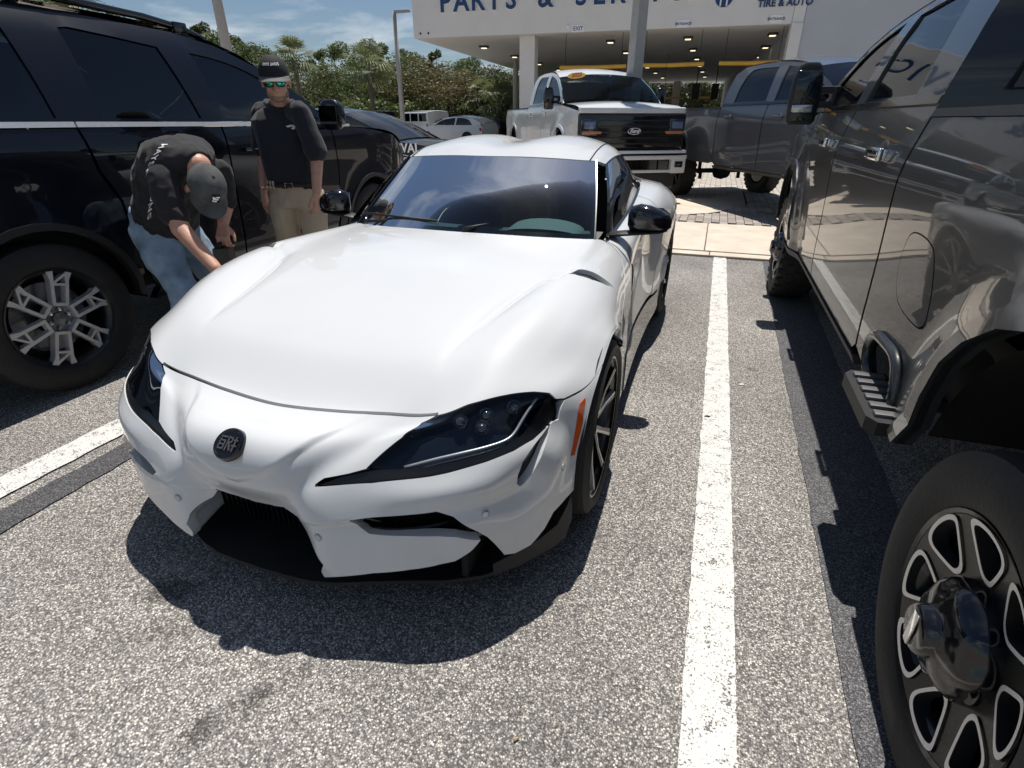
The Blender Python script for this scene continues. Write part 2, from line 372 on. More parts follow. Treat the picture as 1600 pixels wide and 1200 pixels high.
UV={
'hl_up':[(3.013, 6.025), (3.85, 5.975), (4.863, 5.975), (5.538, 5.938), (5.95, 5.963), (6.2, 6.113), (6.312, 6.45), (6.3, 6.738)],
'hl_in':[(2.8, 6.213), (2.988, 6.975), (2.875, 7.388), (2.8, 7.688), (2.55, 7.738), (2.138, 7.763), (2.013, 7.9)],
'hl_lo':[(2.038, 7.963), (3.025, 8.025), (3.638, 7.95), (4.25, 7.888), (4.875, 7.8), (5.4, 7.663), (5.788, 7.413), (6.2, 6.838)],
'drl':[(3.413, 7.688), (3.825, 7.562), (4.325, 7.475), (4.788, 7.4), (5.175, 7.288), (5.35, 7.125), (5.475, 6.825), (5.625, 6.463), (5.75, 6.088)],
'trim_lo':[(2.925, 7.75), (3.438, 7.738), (4.188, 7.675), (4.838, 7.613), (5.288, 7.425), (5.525, 7.175), (5.825, 6.488), (5.888, 6.088)],
'vent':[(6.15, 6.863), (5.825, 7.613), (5.65, 8.037), (5.65, 8.325), (5.738, 8.55), (5.85, 8.638), (5.925, 8.588), (6.013, 8.375), (6.088, 7.988), (6.15, 7.225)],
'intake_top':[(2.725, 8.775), (3.125, 8.725), (3.775, 8.675), (4.225, 8.662), (4.55, 8.838), (5.0, 9.325), (5.138, 9.525)],
'intake_bot':[(2.738, 8.8), (2.888, 8.988), (3.062, 9.175), (3.3, 9.213), (3.8, 9.25), (4.638, 9.375), (5.125, 9.525)],
'blade_in':[(1.05, 8.9), (1.2, 9.438), (1.8, 9.95), (2.1, 10.375), (1.938, 10.725), (2.025, 10.9)],
'blade_bot':[(2.025, 10.9), (3.075, 10.425), (3.763, 10.263), (4.213, 10.213), (4.575, 10.125), (4.838, 9.9), (5.125, 9.588)],
'corner':[(5.138, 9.525), (5.388, 9.988), (5.713, 10.525)],
'bot_out':[(5.713, 10.525), (6.05, 10.738), (6.55, 10.738), (6.75, 10.288), (6.975, 9.725), (7.5, 9.463)],
'slot':[(3.95, 2.15), (4.188, 2.013), (4.65, 1.975), (5.075, 1.95), (5.625, 1.888), (5.375, 2.038), (4.863, 2.163), (4.388, 2.2)],
'marker':[(7.263, 5.9), (7.075, 6.1), (7.15, 7.863), (7.425, 7.812), (7.613, 6.763), (7.388, 5.963)],
'sens2':[(5.163, 8.938)],
'sens3':[(6.788, 8.2)],
'sens1':[(2.02, 9.36)],
'proj':[(3.888, 6.4), (4.612, 6.45), (5.263, 6.325), (4.612, 6.888)],
'canard':[(7.525, 9.475), (6.975, 9.725), (6.75, 10.288), (6.55, 10.738), (6.8, 10.988), (7.2, 10.775), (7.75, 10.913)],
'shieldR':[(0.088, 8.0), (0.562, 7.775), (1.238, 7.225), (1.562, 6.363), (1.913, 5.8), (2.438, 5.938)],
'lipedge':[(1.425, 9.037), (0.225, 9.175)],
'valley':[(2.513, 6.413), (2.475, 7.312), (2.087, 7.788)],
}
# ---------------------------------------------------------------- white sports coupe (local axes: x right in the picture, -y its nose, z up)
coupe = empty('sports_coupe', (-1.157, 2.98, 0), label='low white two-door sports coupe with black mirrors parked in the middle bay', cat='car')
FN = Net(NETROWS, sym=True)
def gauss(u, v, u0, v0, su, sv): return math.exp(-((u-u0)/su)**2-((v-v0)/sv)**2)
def seg_d(u, v, P, su, sv):
    best = 9
    for (a, b), (c, d) in zip(P, P[1:]):
        dx, dy = (c-a)/su, (d-b)/sv; px, py = (u-a)/su, (v-b)/sv
        t = max(0, min(1, (px*dx+py*dy)/(dx*dx+dy*dy+1e-9))); best = min(best, sqrt((px-t*dx)**2+(py-t*dy)**2))
    return best
CREASE = [(2.75, 5.2), (2.85, 4.3), (2.95, 3.2), (3.15, 2.35), (3.9, 2.1)]
VALLEY = [(2.55, 6.2), (2.3, 7.0), (1.9, 7.7), (1.45, 8.35)]
SHIELD = [(0, 7.98), (.09, 7.98), (.56, 7.76), (1.0, 7.42), (1.30, 7.0), (1.56, 6.36), (1.9, 5.8)]; SHIELD_POLY = [(-.1, 5.5), (-.1, 7.98)]+SHIELD[1:]+[(2.0, 5.5)]
LIPV = [(0, 9.15), (1.05, 8.95), (1.43, 8.93), (2.72, 8.78), (3.8, 8.68), (4.2, 8.67), (4.55, 8.85), (5.0, 9.3)]
def lipv(u):
    for (a, b), (c, d) in zip(LIPV, LIPV[1:]):
        if u <= c: return b+(d-b)*(u-a)/(c-a)
    return 9.3
def fdisp(u, v):
    d = 0.0
    if v < 6:
        e = seg_d(u, v, CREASE, 1, 1); d -= (.009*math.exp(-(e/.30)**2)+.006*math.exp(-(e/.13)**2))*min(1, max(0, (5.3-v)/1.5))
    if 5.4 < v < 9.2:
        d -= .009*math.exp(-seg_d(u, v, VALLEY, .38, .5)**2)*min(1, (v-5.4)/.9)
        e = seg_d(u, v, SHIELD, 1, 1)*(1 if inpoly(u, v, SHIELD_POLY) else -1); t = min(1, max(0, (e+.10)/.22)); d += .011*t*t*(3-2*t)*min(1, max(0, (v-5.9)/.8))
    if v > 8.4 and u < 5:
        t = min(1, max(0, (v-lipv(u)-.0)/.16)); d -= .016*t*t*(3-2*t)*min(1, max(0, (4.9-u)/.6))
    # bulge under the headlamp, ridge along its lower edge, hollow round the corner vent
    d += .010*gauss(u, v, 4.3, 8.3, 1.0, .28)
    d -= .014*gauss(u, v, 5.75, 8.75, .45, .5)
    d += .010*gauss(u, v, 6.6, 8.2, .35, .9)
    d -= .008*gauss(u, v, 4.9, 8.75, .9, .2)
    # shield: the upper nose stands proud and turns under sharply
    return d
FN.disp = fdisp
def rimf(net, d): return lambda u, v: net.n(u, v)*-d
sk0 = lambda p: p.x < 1e-4
hood_poly = [(0,0),(2,0),(4,0),(5.2,.25),(6.1,.9),(6.5,1.7),(7.2,2.3),(8,2.45),(8,4.82),(7.56,5.13),(6.9,5.68),(6.42,6.06)]+UV['hl_up'][:6][::-1]+[(3.0,5.965),(1.5,5.965),(0,5.965)]
slot = [(u, 2.05+(v-2.05)*1.7+(.02 if v > 2.1 else 0)) for u, v in UV['slot']]
sheet('hood', hood_poly, FN, .06, .05, WHITE, coupe, mirror=True, rim=rimf(FN, .03), skip_rim=sk0, holes=[slot])
pair('hood_vent', [(slot, lambda u, v: FN(u, v, -.018), .12, .12)], DARKIN, coupe)
fender_poly = [(4.05,0),(5.23,.22),(6.14,.88),(6.56,1.68),(7.22,2.26),(8,2.41),(8,0)]
sheet('fender', fender_poly, FN, .12, .08, WHITE, coupe, mirror='pair', rim=rimf(FN, .02))
# nose and bumper skin with the lamp, corner vent and air intakes cut out
bump = [(0,6.03),(1.5,6.03),(2.97,6.04)]+UV['hl_in']+UV['hl_lo']+[(6.37,6.74),(6.40,6.40),(6.46,6.12),(6.95,5.74),(7.56,5.20),(8,4.88),(8,9.3),(7.5,9.46),(6.975,9.725),(6.75,10.288),(6.45,10.738),(6.05,10.738),(5.713,10.525),(5.42,9.988),(5.20,9.53),(5.03,9.30)]+UV['intake_top'][:5][::-1]+UV['intake_bot'][1:-1]+[(5.06,9.56),(4.838,9.86)]+UV['blade_bot'][:-2][::-1]+UV['blade_in'][:-1][::-1]+[(.55,9.08),(0,9.18)]
sheet('bumper', bump, FN, .05, .045, WHITE, coupe, mirror=True, rim=rimf(FN, .035), skip_rim=sk0, holes=[UV['vent']])
pair('corner_vent', [(UV['vent'], lambda u, v: FN(u, v, -.03), .12, .12)], GLOSSB, coupe)
# inner side walls of the two blades beside the middle intake
for s in (1, -1):
    bm = bmesh.new()
    pa = [FN(u, v) for u, v in resample([(1.05, 8.9)]+UV['blade_in'][1:], .12, closed=False)]
    pb = [Vector((p.x+.02+.25*max(0, p.x-.12), p.y+.24, p.z+.00)) for p in pa]
    A = [bm.verts.new((p.x*s, p.y+.001, p.z)) for p in pa]; B = [bm.verts.new((p.x*s, p.y, p.z)) for p in pb]
    for i in range(len(A)-1): bm.faces.new((A[i], A[i+1], B[i+1], B[i]))
    finish('intake_wall', bm, WHITE, coupe, True)
# dark skin behind every gap
bm = bmesh.new()
sheet_bm(bm, [(0,.2),(6,.6),(7.9,2.6),(7.9,4.7),(7.4,5.3),(6.3,6.0),(5.9,8.6),(5,9.0),(2.6,8.6),(1,8.8),(0,8.9)], lambda u, v: FN(u, v, -.055), .25, .25, mirror=True)
finish('inner_structure', bm, DARKIN, coupe, True, recalc=False)
# middle grille: mesh bars in front of a dark box, and the outer intake blades
bm = bmesh.new(); box(bm, (0, -1.84, .24), (1.2, .02, .30)); box(bm, (0, -1.45, .12), (1.2, .8, .03)); box(bm, (.62, -1.70, .24), (.02, .4, .3)); box(bm, (-.62, -1.70, .24), (.02, .4, .3)); finish('intake_duct', bm, DARKIN, coupe)
bm = bmesh.new()
for k in range(11): box(bm, (0, -1.925+.006*abs(k-5), .165+k*.019), (.56, .012, .006))
for k in range(-13, 14): box(bm, (k*.021, -1.93, .26), (.004, .010, .20))
finish('mesh_grille', bm, GLOSSB, coupe)
for s in (1, -1):
    for k, (z, d) in enumerate(((.345, .05), (.305, .06), (.275, .045))):
        bm = bmesh.new()
        pts = [(s*(.36+.36*t), -(2.06-.24*t*t)+d, z) for t in [i/10 for i in range(11)]]
        for a, b in zip(pts, pts[1:]):
            m = [(a[i]+b[i])/2 for i in range(3)]; ang = atan2(b[1]-a[1], b[0]-a[0])
            box(bm, m, (sqrt((b[0]-a[0])**2+(b[1]-a[1])**2)+.004, .022, .016), Matrix.Rotation(ang, 3, 'Z'))
        finish('intake_fin', bm, GLOSSB, coupe)
pair('intake_back', [([(2.6,8.55),(4.3,8.5),(5.3,9.3),(5.7,10.4),(4.6,10.3),(2.9,9.3)], lambda u, v: FN(u, v, -.10), .3, .2)], DARKIN, coupe)
# front splitter
sp = [(0,2.082),(.10,2.080),(.18,2.075),(.26,2.055),(.35,2.018),(.46,1.975),(.57,1.935),(.67,1.878),(.76,1.79),(.825,1.69),(.865,1.615)]
bm = bmesh.new()
out_ = [(x, -y) for x, y in sp]+[(.80, -1.62), (0, -1.62)]
full = [(x, y) for x, y in out_[:-1]]+[(-x, y) for x, y in reversed(out_[1:-1])]
prism(bm, full, .108, .122)
for s in (1, -1):   # raised outer ends (canards) turning up to the wheel arch
    P = [(.70,1.865,.118,.16),(.76,1.795,.118,.17),(.81,1.73,.118,.18),(.85,1.67,.12,.20),(.872,1.64,.15,.26),(.882,1.615,.19,.31)]
    A = [bm.verts.new((s*x, -y, a)) for x, y, a, b in P]; B = [bm.verts.new((s*(x-.004), -y+.004, b)) for x, y, a, b in P]; C2 = [bm.verts.new((s*(x-.05), -y+.05, b)) for x, y, a, b in P]
    for i in range(len(P)-1): bm.faces.new((A[i], A[i+1], B[i+1], B[i])); bm.faces.new((B[i], B[i+1], C2[i+1], C2[i]))
finish('front_splitter', bm, MATTB, coupe, True, sharp=40)
# headlamps
HLP = UV['hl_up'][:6]+[(6.33, 6.45), (6.32, 6.74)]+UV['hl_lo'][::-1][1:]+UV['hl_in'][::-1]
HLP = [(4.4+(u-4.4)*.985, 6.9+(v-6.9)*.965) for u, v in HLP]
LNP = [(4.4+(u-4.4)*.98, 6.75+(v-6.75)*.95) for u, v in UV['hl_up'][:6]+[(6.30, 6.40)]+UV['trim_lo'][::-1][2:]+UV['hl_in'][:4][::-1]]
def mk_lamp(s):
    def F(off):
        def g(u, v):
            p = FN(u, v, off); p.x *= s; return p
        return g
    b = bmesh.new(); sheet_bm(b, HLP, F(-.048), .16, .14, flip=(s < 0)); hl = finish('headlight', b, pm_navy, coupe, True, recalc=False)
    b = bmesh.new(); sheet_bm(b, LNP, F(-.0015), .12, .12, flip=(s < 0)); finish('lens_cover', b, LENS, hl, True, recalc=False)
    # rim of the recess
    b = bmesh.new(); lp = resample(HLP, .15); A = [b.verts.new(F(-.003)(u, v)) for u, v in lp]; B = [b.verts.new(F(-.05)(u, v)) for u, v in lp]; n = len(lp)
    for i in range(n): b.faces.new((A[i], A[(i+1) % n], B[(i+1) % n], B[i]))
    low = [(2.1, 7.93)]+UV['hl_lo'][1:-1]+[(6.24, 6.84), (6.29, 6.3), (6.16, 6.06), (5.97, 6.05)]+UV['trim_lo'][::-1][1:]+[(2.45, 7.80)]
    sheet_bm(b, low, F(-.008), .12, .12, flip=(s < 0)); finish('bezel', b, MATS.get('satin_trim') or pmat('satin_trim', (.008, .008, .009), .28, 0, .12), hl, True, sharp=40)
    # daytime light guide: a chrome-lined clear bar that turns up at the outer end
    b = bmesh.new(); c = smooth_poly(UV['drl'], 3, closed=False); tube(b, [F(-.022)(u, v) for u, v in c], .0045, 8); finish('light_guide', b, ALLOY, hl, True)
    for k in range(3):
        b = bmesh.new(); tube(b, [F(-.026)(u, v+.045+.040*k) for u, v in c[:14]], .0030, 6); finish('light_guide', b, pm_dim, hl, True)
    for (u, v) in UV['proj']:
        p = F(-.030)(u, v); n = FN.n(u, v); n.x *= s; n = (n+Vector((0, -.9, 0))).normalized(); q = n.to_track_quat('Z', 'Y').to_matrix()
        b = bmesh.new(); lathe(b, [(.012, .0001), (.010, .009), (.004, .015), (0, .0165), (-.002, .021), (.003, .0225), (-.012, .024)], 'z', 20)
        bmesh.ops.transform(b, matrix=Matrix.Translation(p) @ q.to_4x4(), verts=b.verts); finish('projector', b, pm_proj, hl, True, sharp=30)
    return hl
pm_navy = pmat('lamp_housing', (.008, .012, .022), .3, 0, .3)
pm_dim = pmat('lamp_detail', (.22, .22, .23), .25, .8)
pm_proj = pmat('projector_glass', (.10, .11, .13), .08, .6, .6)
for s in (1, -1): mk_lamp(s)
# amber side markers, parking sensors, badge
pair('side_marker', [(UV['marker'], lambda u, v: FN(u, v, .002), .1, .2)], ORANGE, coupe, rim=rimf(FN, .012))
for key in ('sens1', 'sens2', 'sens3'):
    u, v = UV[key][0]
    for s in (1, -1):
        p = FN(u, v, .001); n = FN.n(u, v); p.x *= s; n.x *= s
        bm = bmesh.new(); lathe(bm, [(.0025, .0001), (.0025, .0085), (.0005, .0095), (-.004, .0095), (-.004, .0112), (.001, .0118), (-.002, .013)], 'z', 20)
        bmesh.ops.transform(bm, matrix=Matrix.Translation(p) @ n.to_track_quat('Z', 'Y').to_matrix().to_4x4(), verts=bm.verts)
        finish('parking_sensor', bm, WHITE if key != 'sens1' else pmat('grey_ring', (.55, .56, .57), .4) if 'grey_ring' not in MATS else MATS['grey_ring'], coupe, True, sharp=30)
p = FN(0, 7.18); n = (FN.n(0, 7.18)+Vector((0, 0, .35))).normalized(); p = p+n*.003; q = basis(p+n*.003, (1, 0, 0), Vector((1, 0, 0)).cross(n)*-1)
bm = bmesh.new(); lathe(bm, [(.0065, .0001), (.0065, .026), (.006, .038), (.009, .041), (.009, .0445), (.005, .047), (-.01, .048)], 'z', 40)
bmesh.ops.transform(bm, matrix=q, verts=bm.verts); badge = finish('emblem', bm, GLOSSB, coupe, True, sharp=30)
bm = bmesh.new()   # the raised strokes of the emblem
def stroke(a, b, w=.0042):
    a = Vector(a)*.001; b = Vector(b)*.001; d = b-a; box(bm, ((a.x+b.x)/2, (a.y+b.y)/2, .0085), (d.length+w*.6, w, .005), Matrix.Rotation(atan2(d.y, d.x), 3, 'Z'))
for a, b in [((-27,17),(-6,17)),((-26,-17),(-26,10)),((-26,6),(-9,6)),((-26,-5),(-9,-5)),((-26,-17),(-9,-17)),((-9,6),(-9,-17)),((0,20),(0,-20)),((0,17),(12,17)),((12,17),(12,4)),((0,4),(12,4)),((5,2),(13,-18)),((18,12),(30,12)),((24,20),(24,-20)),((17,-4),(31,-4))]: stroke(a, b)
bmesh.ops.transform(bm, matrix=q, verts=bm.verts); finish('emblem_stroke', bm, pmat('satin_black', (.075, .075, .078), .35), badge)

# windscreen, roof, side glass
WS = Net([[(0,.57,.882),(.22,.56,.880),(.42,.52,.874),(.56,.46,.866),(.66,.413,.861)],[(0,.34,1.055),(.21,.33,1.052),(.40,.29,1.042),(.53,.235,1.03),(.612,.19,1.022)],[(0,.095,1.202),(.2,.085,1.200),(.36,.055,1.194),(.47,.015,1.187),(.556,-.028,1.181)]], sym=True, flip=True)
full = lambda u: u
sheet('windscreen', [(0,-.06),(4,-.06),(4,1.99),(0,1.99)], WS, .25, .12, GLASSW, coupe, mirror=True, flip=True)
bm = bmesh.new()
sheet_bm(bm, [(0,-.06),(4.02,-.06),(4.02,2.0),(3.88,2.0),(3.86,.16),(0,.14)], lambda u, v: WS(u, v, -.006), .25, .1, mirror=True, flip=True)
sheet_bm(bm, [(0,1.93),(3.9,1.93),(3.9,1.995),(0,1.995)], lambda u, v: WS(u, v, -.006), .25, .1, mirror=True, flip=True)
finish('windscreen_frit', bm, GLOSSB, coupe, True, recalc=False)
bm = bmesh.new(); sheet_bm(bm, [(0,1.42),(.52,1.42),(.62,1.55),(.55,1.95),(0,1.95)], lambda u, v: WS(u, v, -.007), .2, .1, mirror=True, flip=True); finish('sensor_cover', bm, GLOSSB, coupe, True, recalc=False)
ROOF = Net([[(0,.095,1.203),(.2,.085,1.203),(.36,.055,1.197),(.47,.015,1.189),(.556,-.028,1.182),(.60,-.06,1.165)],
 [(0,-.12,1.246),(.2,-.13,1.262),(.34,-.15,1.258),(.47,-.18,1.240),(.56,-.21,1.222),(.61,-.22,1.19)],
 [(0,-.45,1.260),(.2,-.45,1.290),(.33,-.45,1.289),(.47,-.46,1.262),(.56,-.47,1.232),(.61,-.48,1.19)],
 [(0,-.80,1.235),(.2,-.8,1.27),(.33,-.8,1.265),(.45,-.8,1.235),(.53,-.8,1.195),(.585,-.8,1.15)],
 [(0,-1.25,1.12),(.2,-1.25,1.15),(.32,-1.25,1.14),(.42,-1.25,1.11),(.50,-1.25,1.07),(.545,-1.25,1.03)],
 [(0,-1.7,1.0),(.2,-1.7,1.01),(.35,-1.7,1.0),(.45,-1.7,.98),(.55,-1.7,.96),(.64,-1.7,.94)],
 [(0,-2.13,.94),(.2,-2.13,.94),(.35,-2.12,.93),(.47,-2.10,.92),(.6,-2.07,.90),(.72,-2.0,.88)]], sym=True, flip=True)
sheet('roof', [(0,.0),(4.02,.0),(5,.06),(5,6),(0,6)], ROOF, .16, .12, WHITE, coupe, mirror=True, flip=True, rim=rimf(ROOF, .015), skip_rim=sk0)
for s in (1, -1):
    bm = bmesh.new(); tube(bm, [(s*p.x, p.y, p.z+.0015) for p in [ROOF(3.62-.1*max(0, v-1), v) for v in [i*.25 for i in range(15)]]], .0035, 6)
    finish('roof_moulding', bm, MATTB, coupe, True)
SG = Net([[(.600,-.06,1.163),(.662,.17,1.03),(.715,.42,.862)],[(.612,-.22,1.188),(.672,-.05,1.06),(.722,.10,.885)],[(.612,-.48,1.188),(.685,-.42,1.07),(.722,-.35,.92)],[(.587,-.80,1.148),(.650,-.80,1.06),(.700,-.80,.975)],[(.547,-1.1,1.075),(.60,-1.08,1.04),(.66,-1.05,1.00)],[(.60,-1.45,.99),(.64,-1.45,.97),(.68,-1.45,.94)]], flip=True)
pair('side_window', [([(0.02,.32),(1,.30),(1.97,.33),(2,1.2),(2,2.1),(1.97,2.9),(1.0,3.25),(.5,3.1),(.08,2.6),(.03,1.2)], SG, .12, .12)], GLASSD, coupe, flip=True)
for m_, s in ((False, 1), ('L', -1)):   # black pillar and window frame
    bm = bmesh.new()
    sheet_bm(bm, [(0,0),(1,0),(2,0),(2,.31),(1.0,.28),(0.0,.30)], lambda u, v: SG(u, v, .004), .15, .08, mirror=m_, flip=True)
    sheet_bm(bm, [(0,.3),(.07,.3),(.07,2.6),(.5,3.15),(1,3.3),(2,2.95),(2,3.3),(1,3.9),(0,3.6)], lambda u, v: SG(u, v, .003), .12, .12, mirror=m_, flip=True)
    tube(bm, [(s*p.x, p.y, p.z+.004) for p in [WS(4.03, v) for v in [i*.1 for i in range(-1, 21)]]], .006, 6)
    finish('pillar_trim', bm, GLOSSB, coupe, True, sharp=40, recalc=False)
    bm = bmesh.new(); tube(bm, [(s*(p.x+.002), p.y, p.z) for p in [SG(2.0, v) for v in [i*.15 for i in range(1, 21)]]], .006, 6)
    finish('window_sill_trim', bm, GLOSSB, coupe, True)
# body side behind the front wheel
SIDE = Net([[(.70,.40,.860),(.79,.42,.82),(.855,.45,.72),(.872,.50,.50),(.885,.58,.17)],
 [(.722,.05,.885),(.79,.05,.85),(.835,.05,.74),(.835,.05,.50),(.875,.1,.17)],
 [(.725,-.38,.925),(.80,-.40,.88),(.84,-.42,.75),(.845,-.42,.5),(.882,-.42,.17)],
 [(.71,-.72,.965),(.83,-.68,.915),(.895,-.70,.78),(.90,-.75,.50),(.900,-.86,.18)],
 [(.69,-.95,.985),(.83,-.92,.945),(.915,-.93,.82),(.925,-.93,.62),(.918,-.885,.48)],
 [(.67,-1.12,.99),(.82,-1.10,.955),(.92,-1.09,.85),(.932,-1.05,.70),(.928,-1.0,.63)],
 [(.65,-1.25,.985),(.80,-1.24,.955),(.91,-1.24,.865),(.934,-1.235,.76),(.932,-1.235,.715)],
 [(.62,-1.5,.965),(.78,-1.5,.935),(.89,-1.5,.85),(.925,-1.5,.73),(.927,-1.48,.63)],
 [(.62,-1.78,.94),(.75,-1.76,.91),(.85,-1.72,.82),(.90,-1.67,.62),(.91,-1.60,.45)],
 [(.66,-2.02,.90),(.74,-1.98,.88),(.82,-1.92,.78),(.86,-1.85,.5),(.87,-1.68,.2)],
 [(.40,-2.13,.90),(.5,-2.14,.86),(.55,-2.14,.75),(.55,-2.13,.5),(.5,-2.05,.2)],
 [(.0,-2.15,.90),(.0,-2.17,.86),(.0,-2.17,.75),(.0,-2.16,.5),(.0,-2.08,.2)]], flip=True)
def sdisp(u, v):
    d = -.012*gauss(u, v, 2.1, 1.6, .5, 1.0)+.006*gauss(u, v, 1.35, 1.3, .3, 1.5)
    return d
SIDE.disp = sdisp
sheet('door', [(0,.06),(1,.03),(3.45,.03),(3.5,2.4),(2.4,2.9),(1.2,2.75),(.0,2.6)], SIDE, .12, .12, WHITE, coupe, mirror='pair', flip=True, rim=rimf(SIDE, .015))
sheet('rear_quarter', [(0,2.63),(1.2,2.78),(2.4,2.93),(3.53,2.43),(3.55,2.9),(4,3.0),(4,11),(0,11)], SIDE, .14, .12, WHITE, coupe, mirror='pair', flip=True, rim=rimf(SIDE, .02))
sheet('side_skirt', [(3.48,0),(4,0),(4,2.98),(3.58,2.88)], lambda u, v: SIDE(u, v, .006), .12, .12, GLOSSB, coupe, mirror='pair', flip=True, rim=rimf(SIDE, .03))
pair('door_vent', [([(1.85,.25),(2.5,.15),(2.75,.8),(2.3,1.0)], lambda u, v: SIDE(u, v, .004), .15, .1)], GLOSSB, coupe, flip=True)
pair('inner_side', [([(0,.1),(3.9,.1),(3.9,2.9),(3,4),(3,8),(2,10),(0,10)], lambda u, v: SIDE(u, v, -.04), .3, .3)], DARKIN, coupe, flip=True)
bm = bmesh.new(); box(bm, (0, -.15, .17), (1.66, 2.0, .06)); box(bm, (0, 0, .26), (1.1, 3.7, .2)); finish('underbody', bm, DARKIN, coupe)
# cabin: dashboard, hood of the instruments, seats, steering wheel
TRIM = pmat('cabin_grey', (.13, .135, .14), .75, noise_amt=.1, noise_scale=30); TRIMD = pmat('cabin_dark', (.03, .03, .032), .7)
dash = Net([[(0,.50,.845),(.3,.49,.845),(.55,.42,.845),(.66,.36,.84)],[(0,.36,.852),(.3,.35,.858),(.55,.30,.856),(.66,.26,.85)],[(0,.20,.85),(.3,.19,.855),(.55,.17,.855),(.66,.15,.85)],[(0,.12,.75),(.3,.12,.77),(.55,.11,.77),(.66,.10,.75)]], sym=True, flip=True)
sheet('dashboard', [(0,0),(3,0),(3,3),(0,3)], dash, .25, .2, TRIM, coupe, mirror=True, flip=True)
bm = bmesh.new()   # binnacle in front of the driver (left-hand drive: right side of the picture)
A = []
for i in range(13):
    t = pi*i/12; x = .37+.20*cos(t); h = .052*sin(t)
    A.append([bm.verts.new((x, -.33, .855+h*.5)), bm.verts.new((x*.98+.007, -.20, .862+h)), bm.verts.new((x*.9+.037, -.19, .852+h*.8)), bm.verts.new((x*.9+.037, -.12, .80+h*.3))])
for a, b in zip(A, A[1:]):
    for k in range(3): bm.faces.new((a[k], a[k+1], b[k+1], b[k]))
finish('instrument_hood', bm, pmat('cabin_light', (.30, .31, .31), .6), coupe, True)
bm = bmesh.new()
for k in range(40): box(bm, (-.42+k*.014, -.46, .853), (.008, .03, .004))
finish('demister_vent', bm, TRIMD, coupe)
bm = bmesh.new(); c = Vector((.37, .10, .86)); tube(bm, [c+Vector((.18*cos(t), .07*sin(t)*-1, .165*sin(t))) for t in [2*pi*i/28 for i in range(28)]], .014, 8, closed=True); box(bm, c, (.34, .03, .05), bev=.01); finish('steering_wheel', bm, TRIMD, coupe, True, sharp=40)
for s in (1, -1):
    bm = bmesh.new(); box(bm, (s*.36, .62, .72), (.46, .16, .62), Matrix.Rotation(radians(-14), 3, 'X'), .06, 3); box(bm, (s*.36, .40, .45), (.46, .5, .16), None, .05, 3); box(bm, (s*.36, .74, 1.03), (.24, .10, .18), Matrix.Rotation(radians(-10), 3, 'X'), .04, 3)
    finish('seat', bm, TRIMD, coupe, True, sharp=50)
bm = bmesh.new(); box(bm, (0, .10, 1.135), (.23, .03, .06), Matrix.Rotation(radians(12), 3, 'X'), .014, 3); finish('rear_view_mirror', bm, TRIMD, coupe, True)
bm = bmesh.new(); box(bm, (0, 1.0, .68), (1.25, .05, .35)); box(bm, (0, .7, .38), (1.3, 2.4, .04)); finish('cabin_floor', bm, DARKIN, coupe)
# wipers
bm = bmesh.new()
for (a, b, c2) in (((-.56, -.50, .893), (-.40, -.46, .905), (-.18, -.455, .927)), ((.05, -.575, .905), (.10, -.53, .913), (.16, -.50, .925))):
    tube(bm, [a, b, c2], [.009, .007, .003], 8)
a, b = WS(2.6, .28, .012), WS(.5, .20, .012)
tube(bm, [(-a.x-.1, a.y, a.z), (-b.x, b.y, b.z)], .006, 6)
finish('wiper', bm, MATTB, coupe, True)
# door mirrors
def car_mirror(s):
    # cross sections along x: (x, y centre, z centre, half depth y, half height z)
    S = [(.795,-.28,.945,.012,.030),(.81,-.28,.95,.045,.058),(.85,-.285,.955,.06,.066),(.90,-.285,.952,.064,.062),(.95,-.28,.944,.058,.052),(.985,-.27,.937,.043,.036),(1.0,-.262,.934,.022,.018)]
    bm = bmesh.new(); R = []
    for (x, y, z, a, b) in S:
        ring = []
        for k in range(20):
            t = 2*pi*k/20; cx = math.copysign(abs(cos(t))**.75, cos(t)); sz = math.copysign(abs(sin(t))**.8, sin(t))
            ring.append(bm.verts.new((s*x, y+a*cx*(1 if cx < 0 else .55), z+b*sz)))
        R.append(ring)
    for A, B in zip(R, R[1:]):
        for k in range(20): bm.faces.new((A[k], A[(k+1) % 20], B[(k+1) % 20], B[k]))
    bm.faces.new(R[0]); bm.faces.new(R[-1])
    m = finish('door_mirror', bm, GLOSSB, coupe, True, sharp=60)
    bm = bmesh.new()
    P = [(.715, -.30, .872, .05, .012), (.78, -.29, .880, .055, .012), (.86, -.285, .888, .06, .010), (.95, -.28, .897, .055, .008), (.985, -.27, .905, .04, .006)]
    R = [[bm.verts.new((s*x, y+a*cos(2*pi*k/12), z+b*sin(2*pi*k/12))) for k in range(12)] for x, y, z, a, b in P]
    for A, B in zip(R, R[1:]):
        for k in range(12): bm.faces.new((A[k], A[(k+1) % 12], B[(k+1) % 12], B[k]))
    bm.faces.new(R[0]); bm.faces.new(R[-1]); finish('mirror_arm', bm, MATTB, m, True)
    bm = bmesh.new(); box(bm, (s*.90, -.247, .950), (.17, .004, .10), None, .0); finish('mirror_glass', bm, CHROME, m)
for s in (1, -1): car_mirror(s)
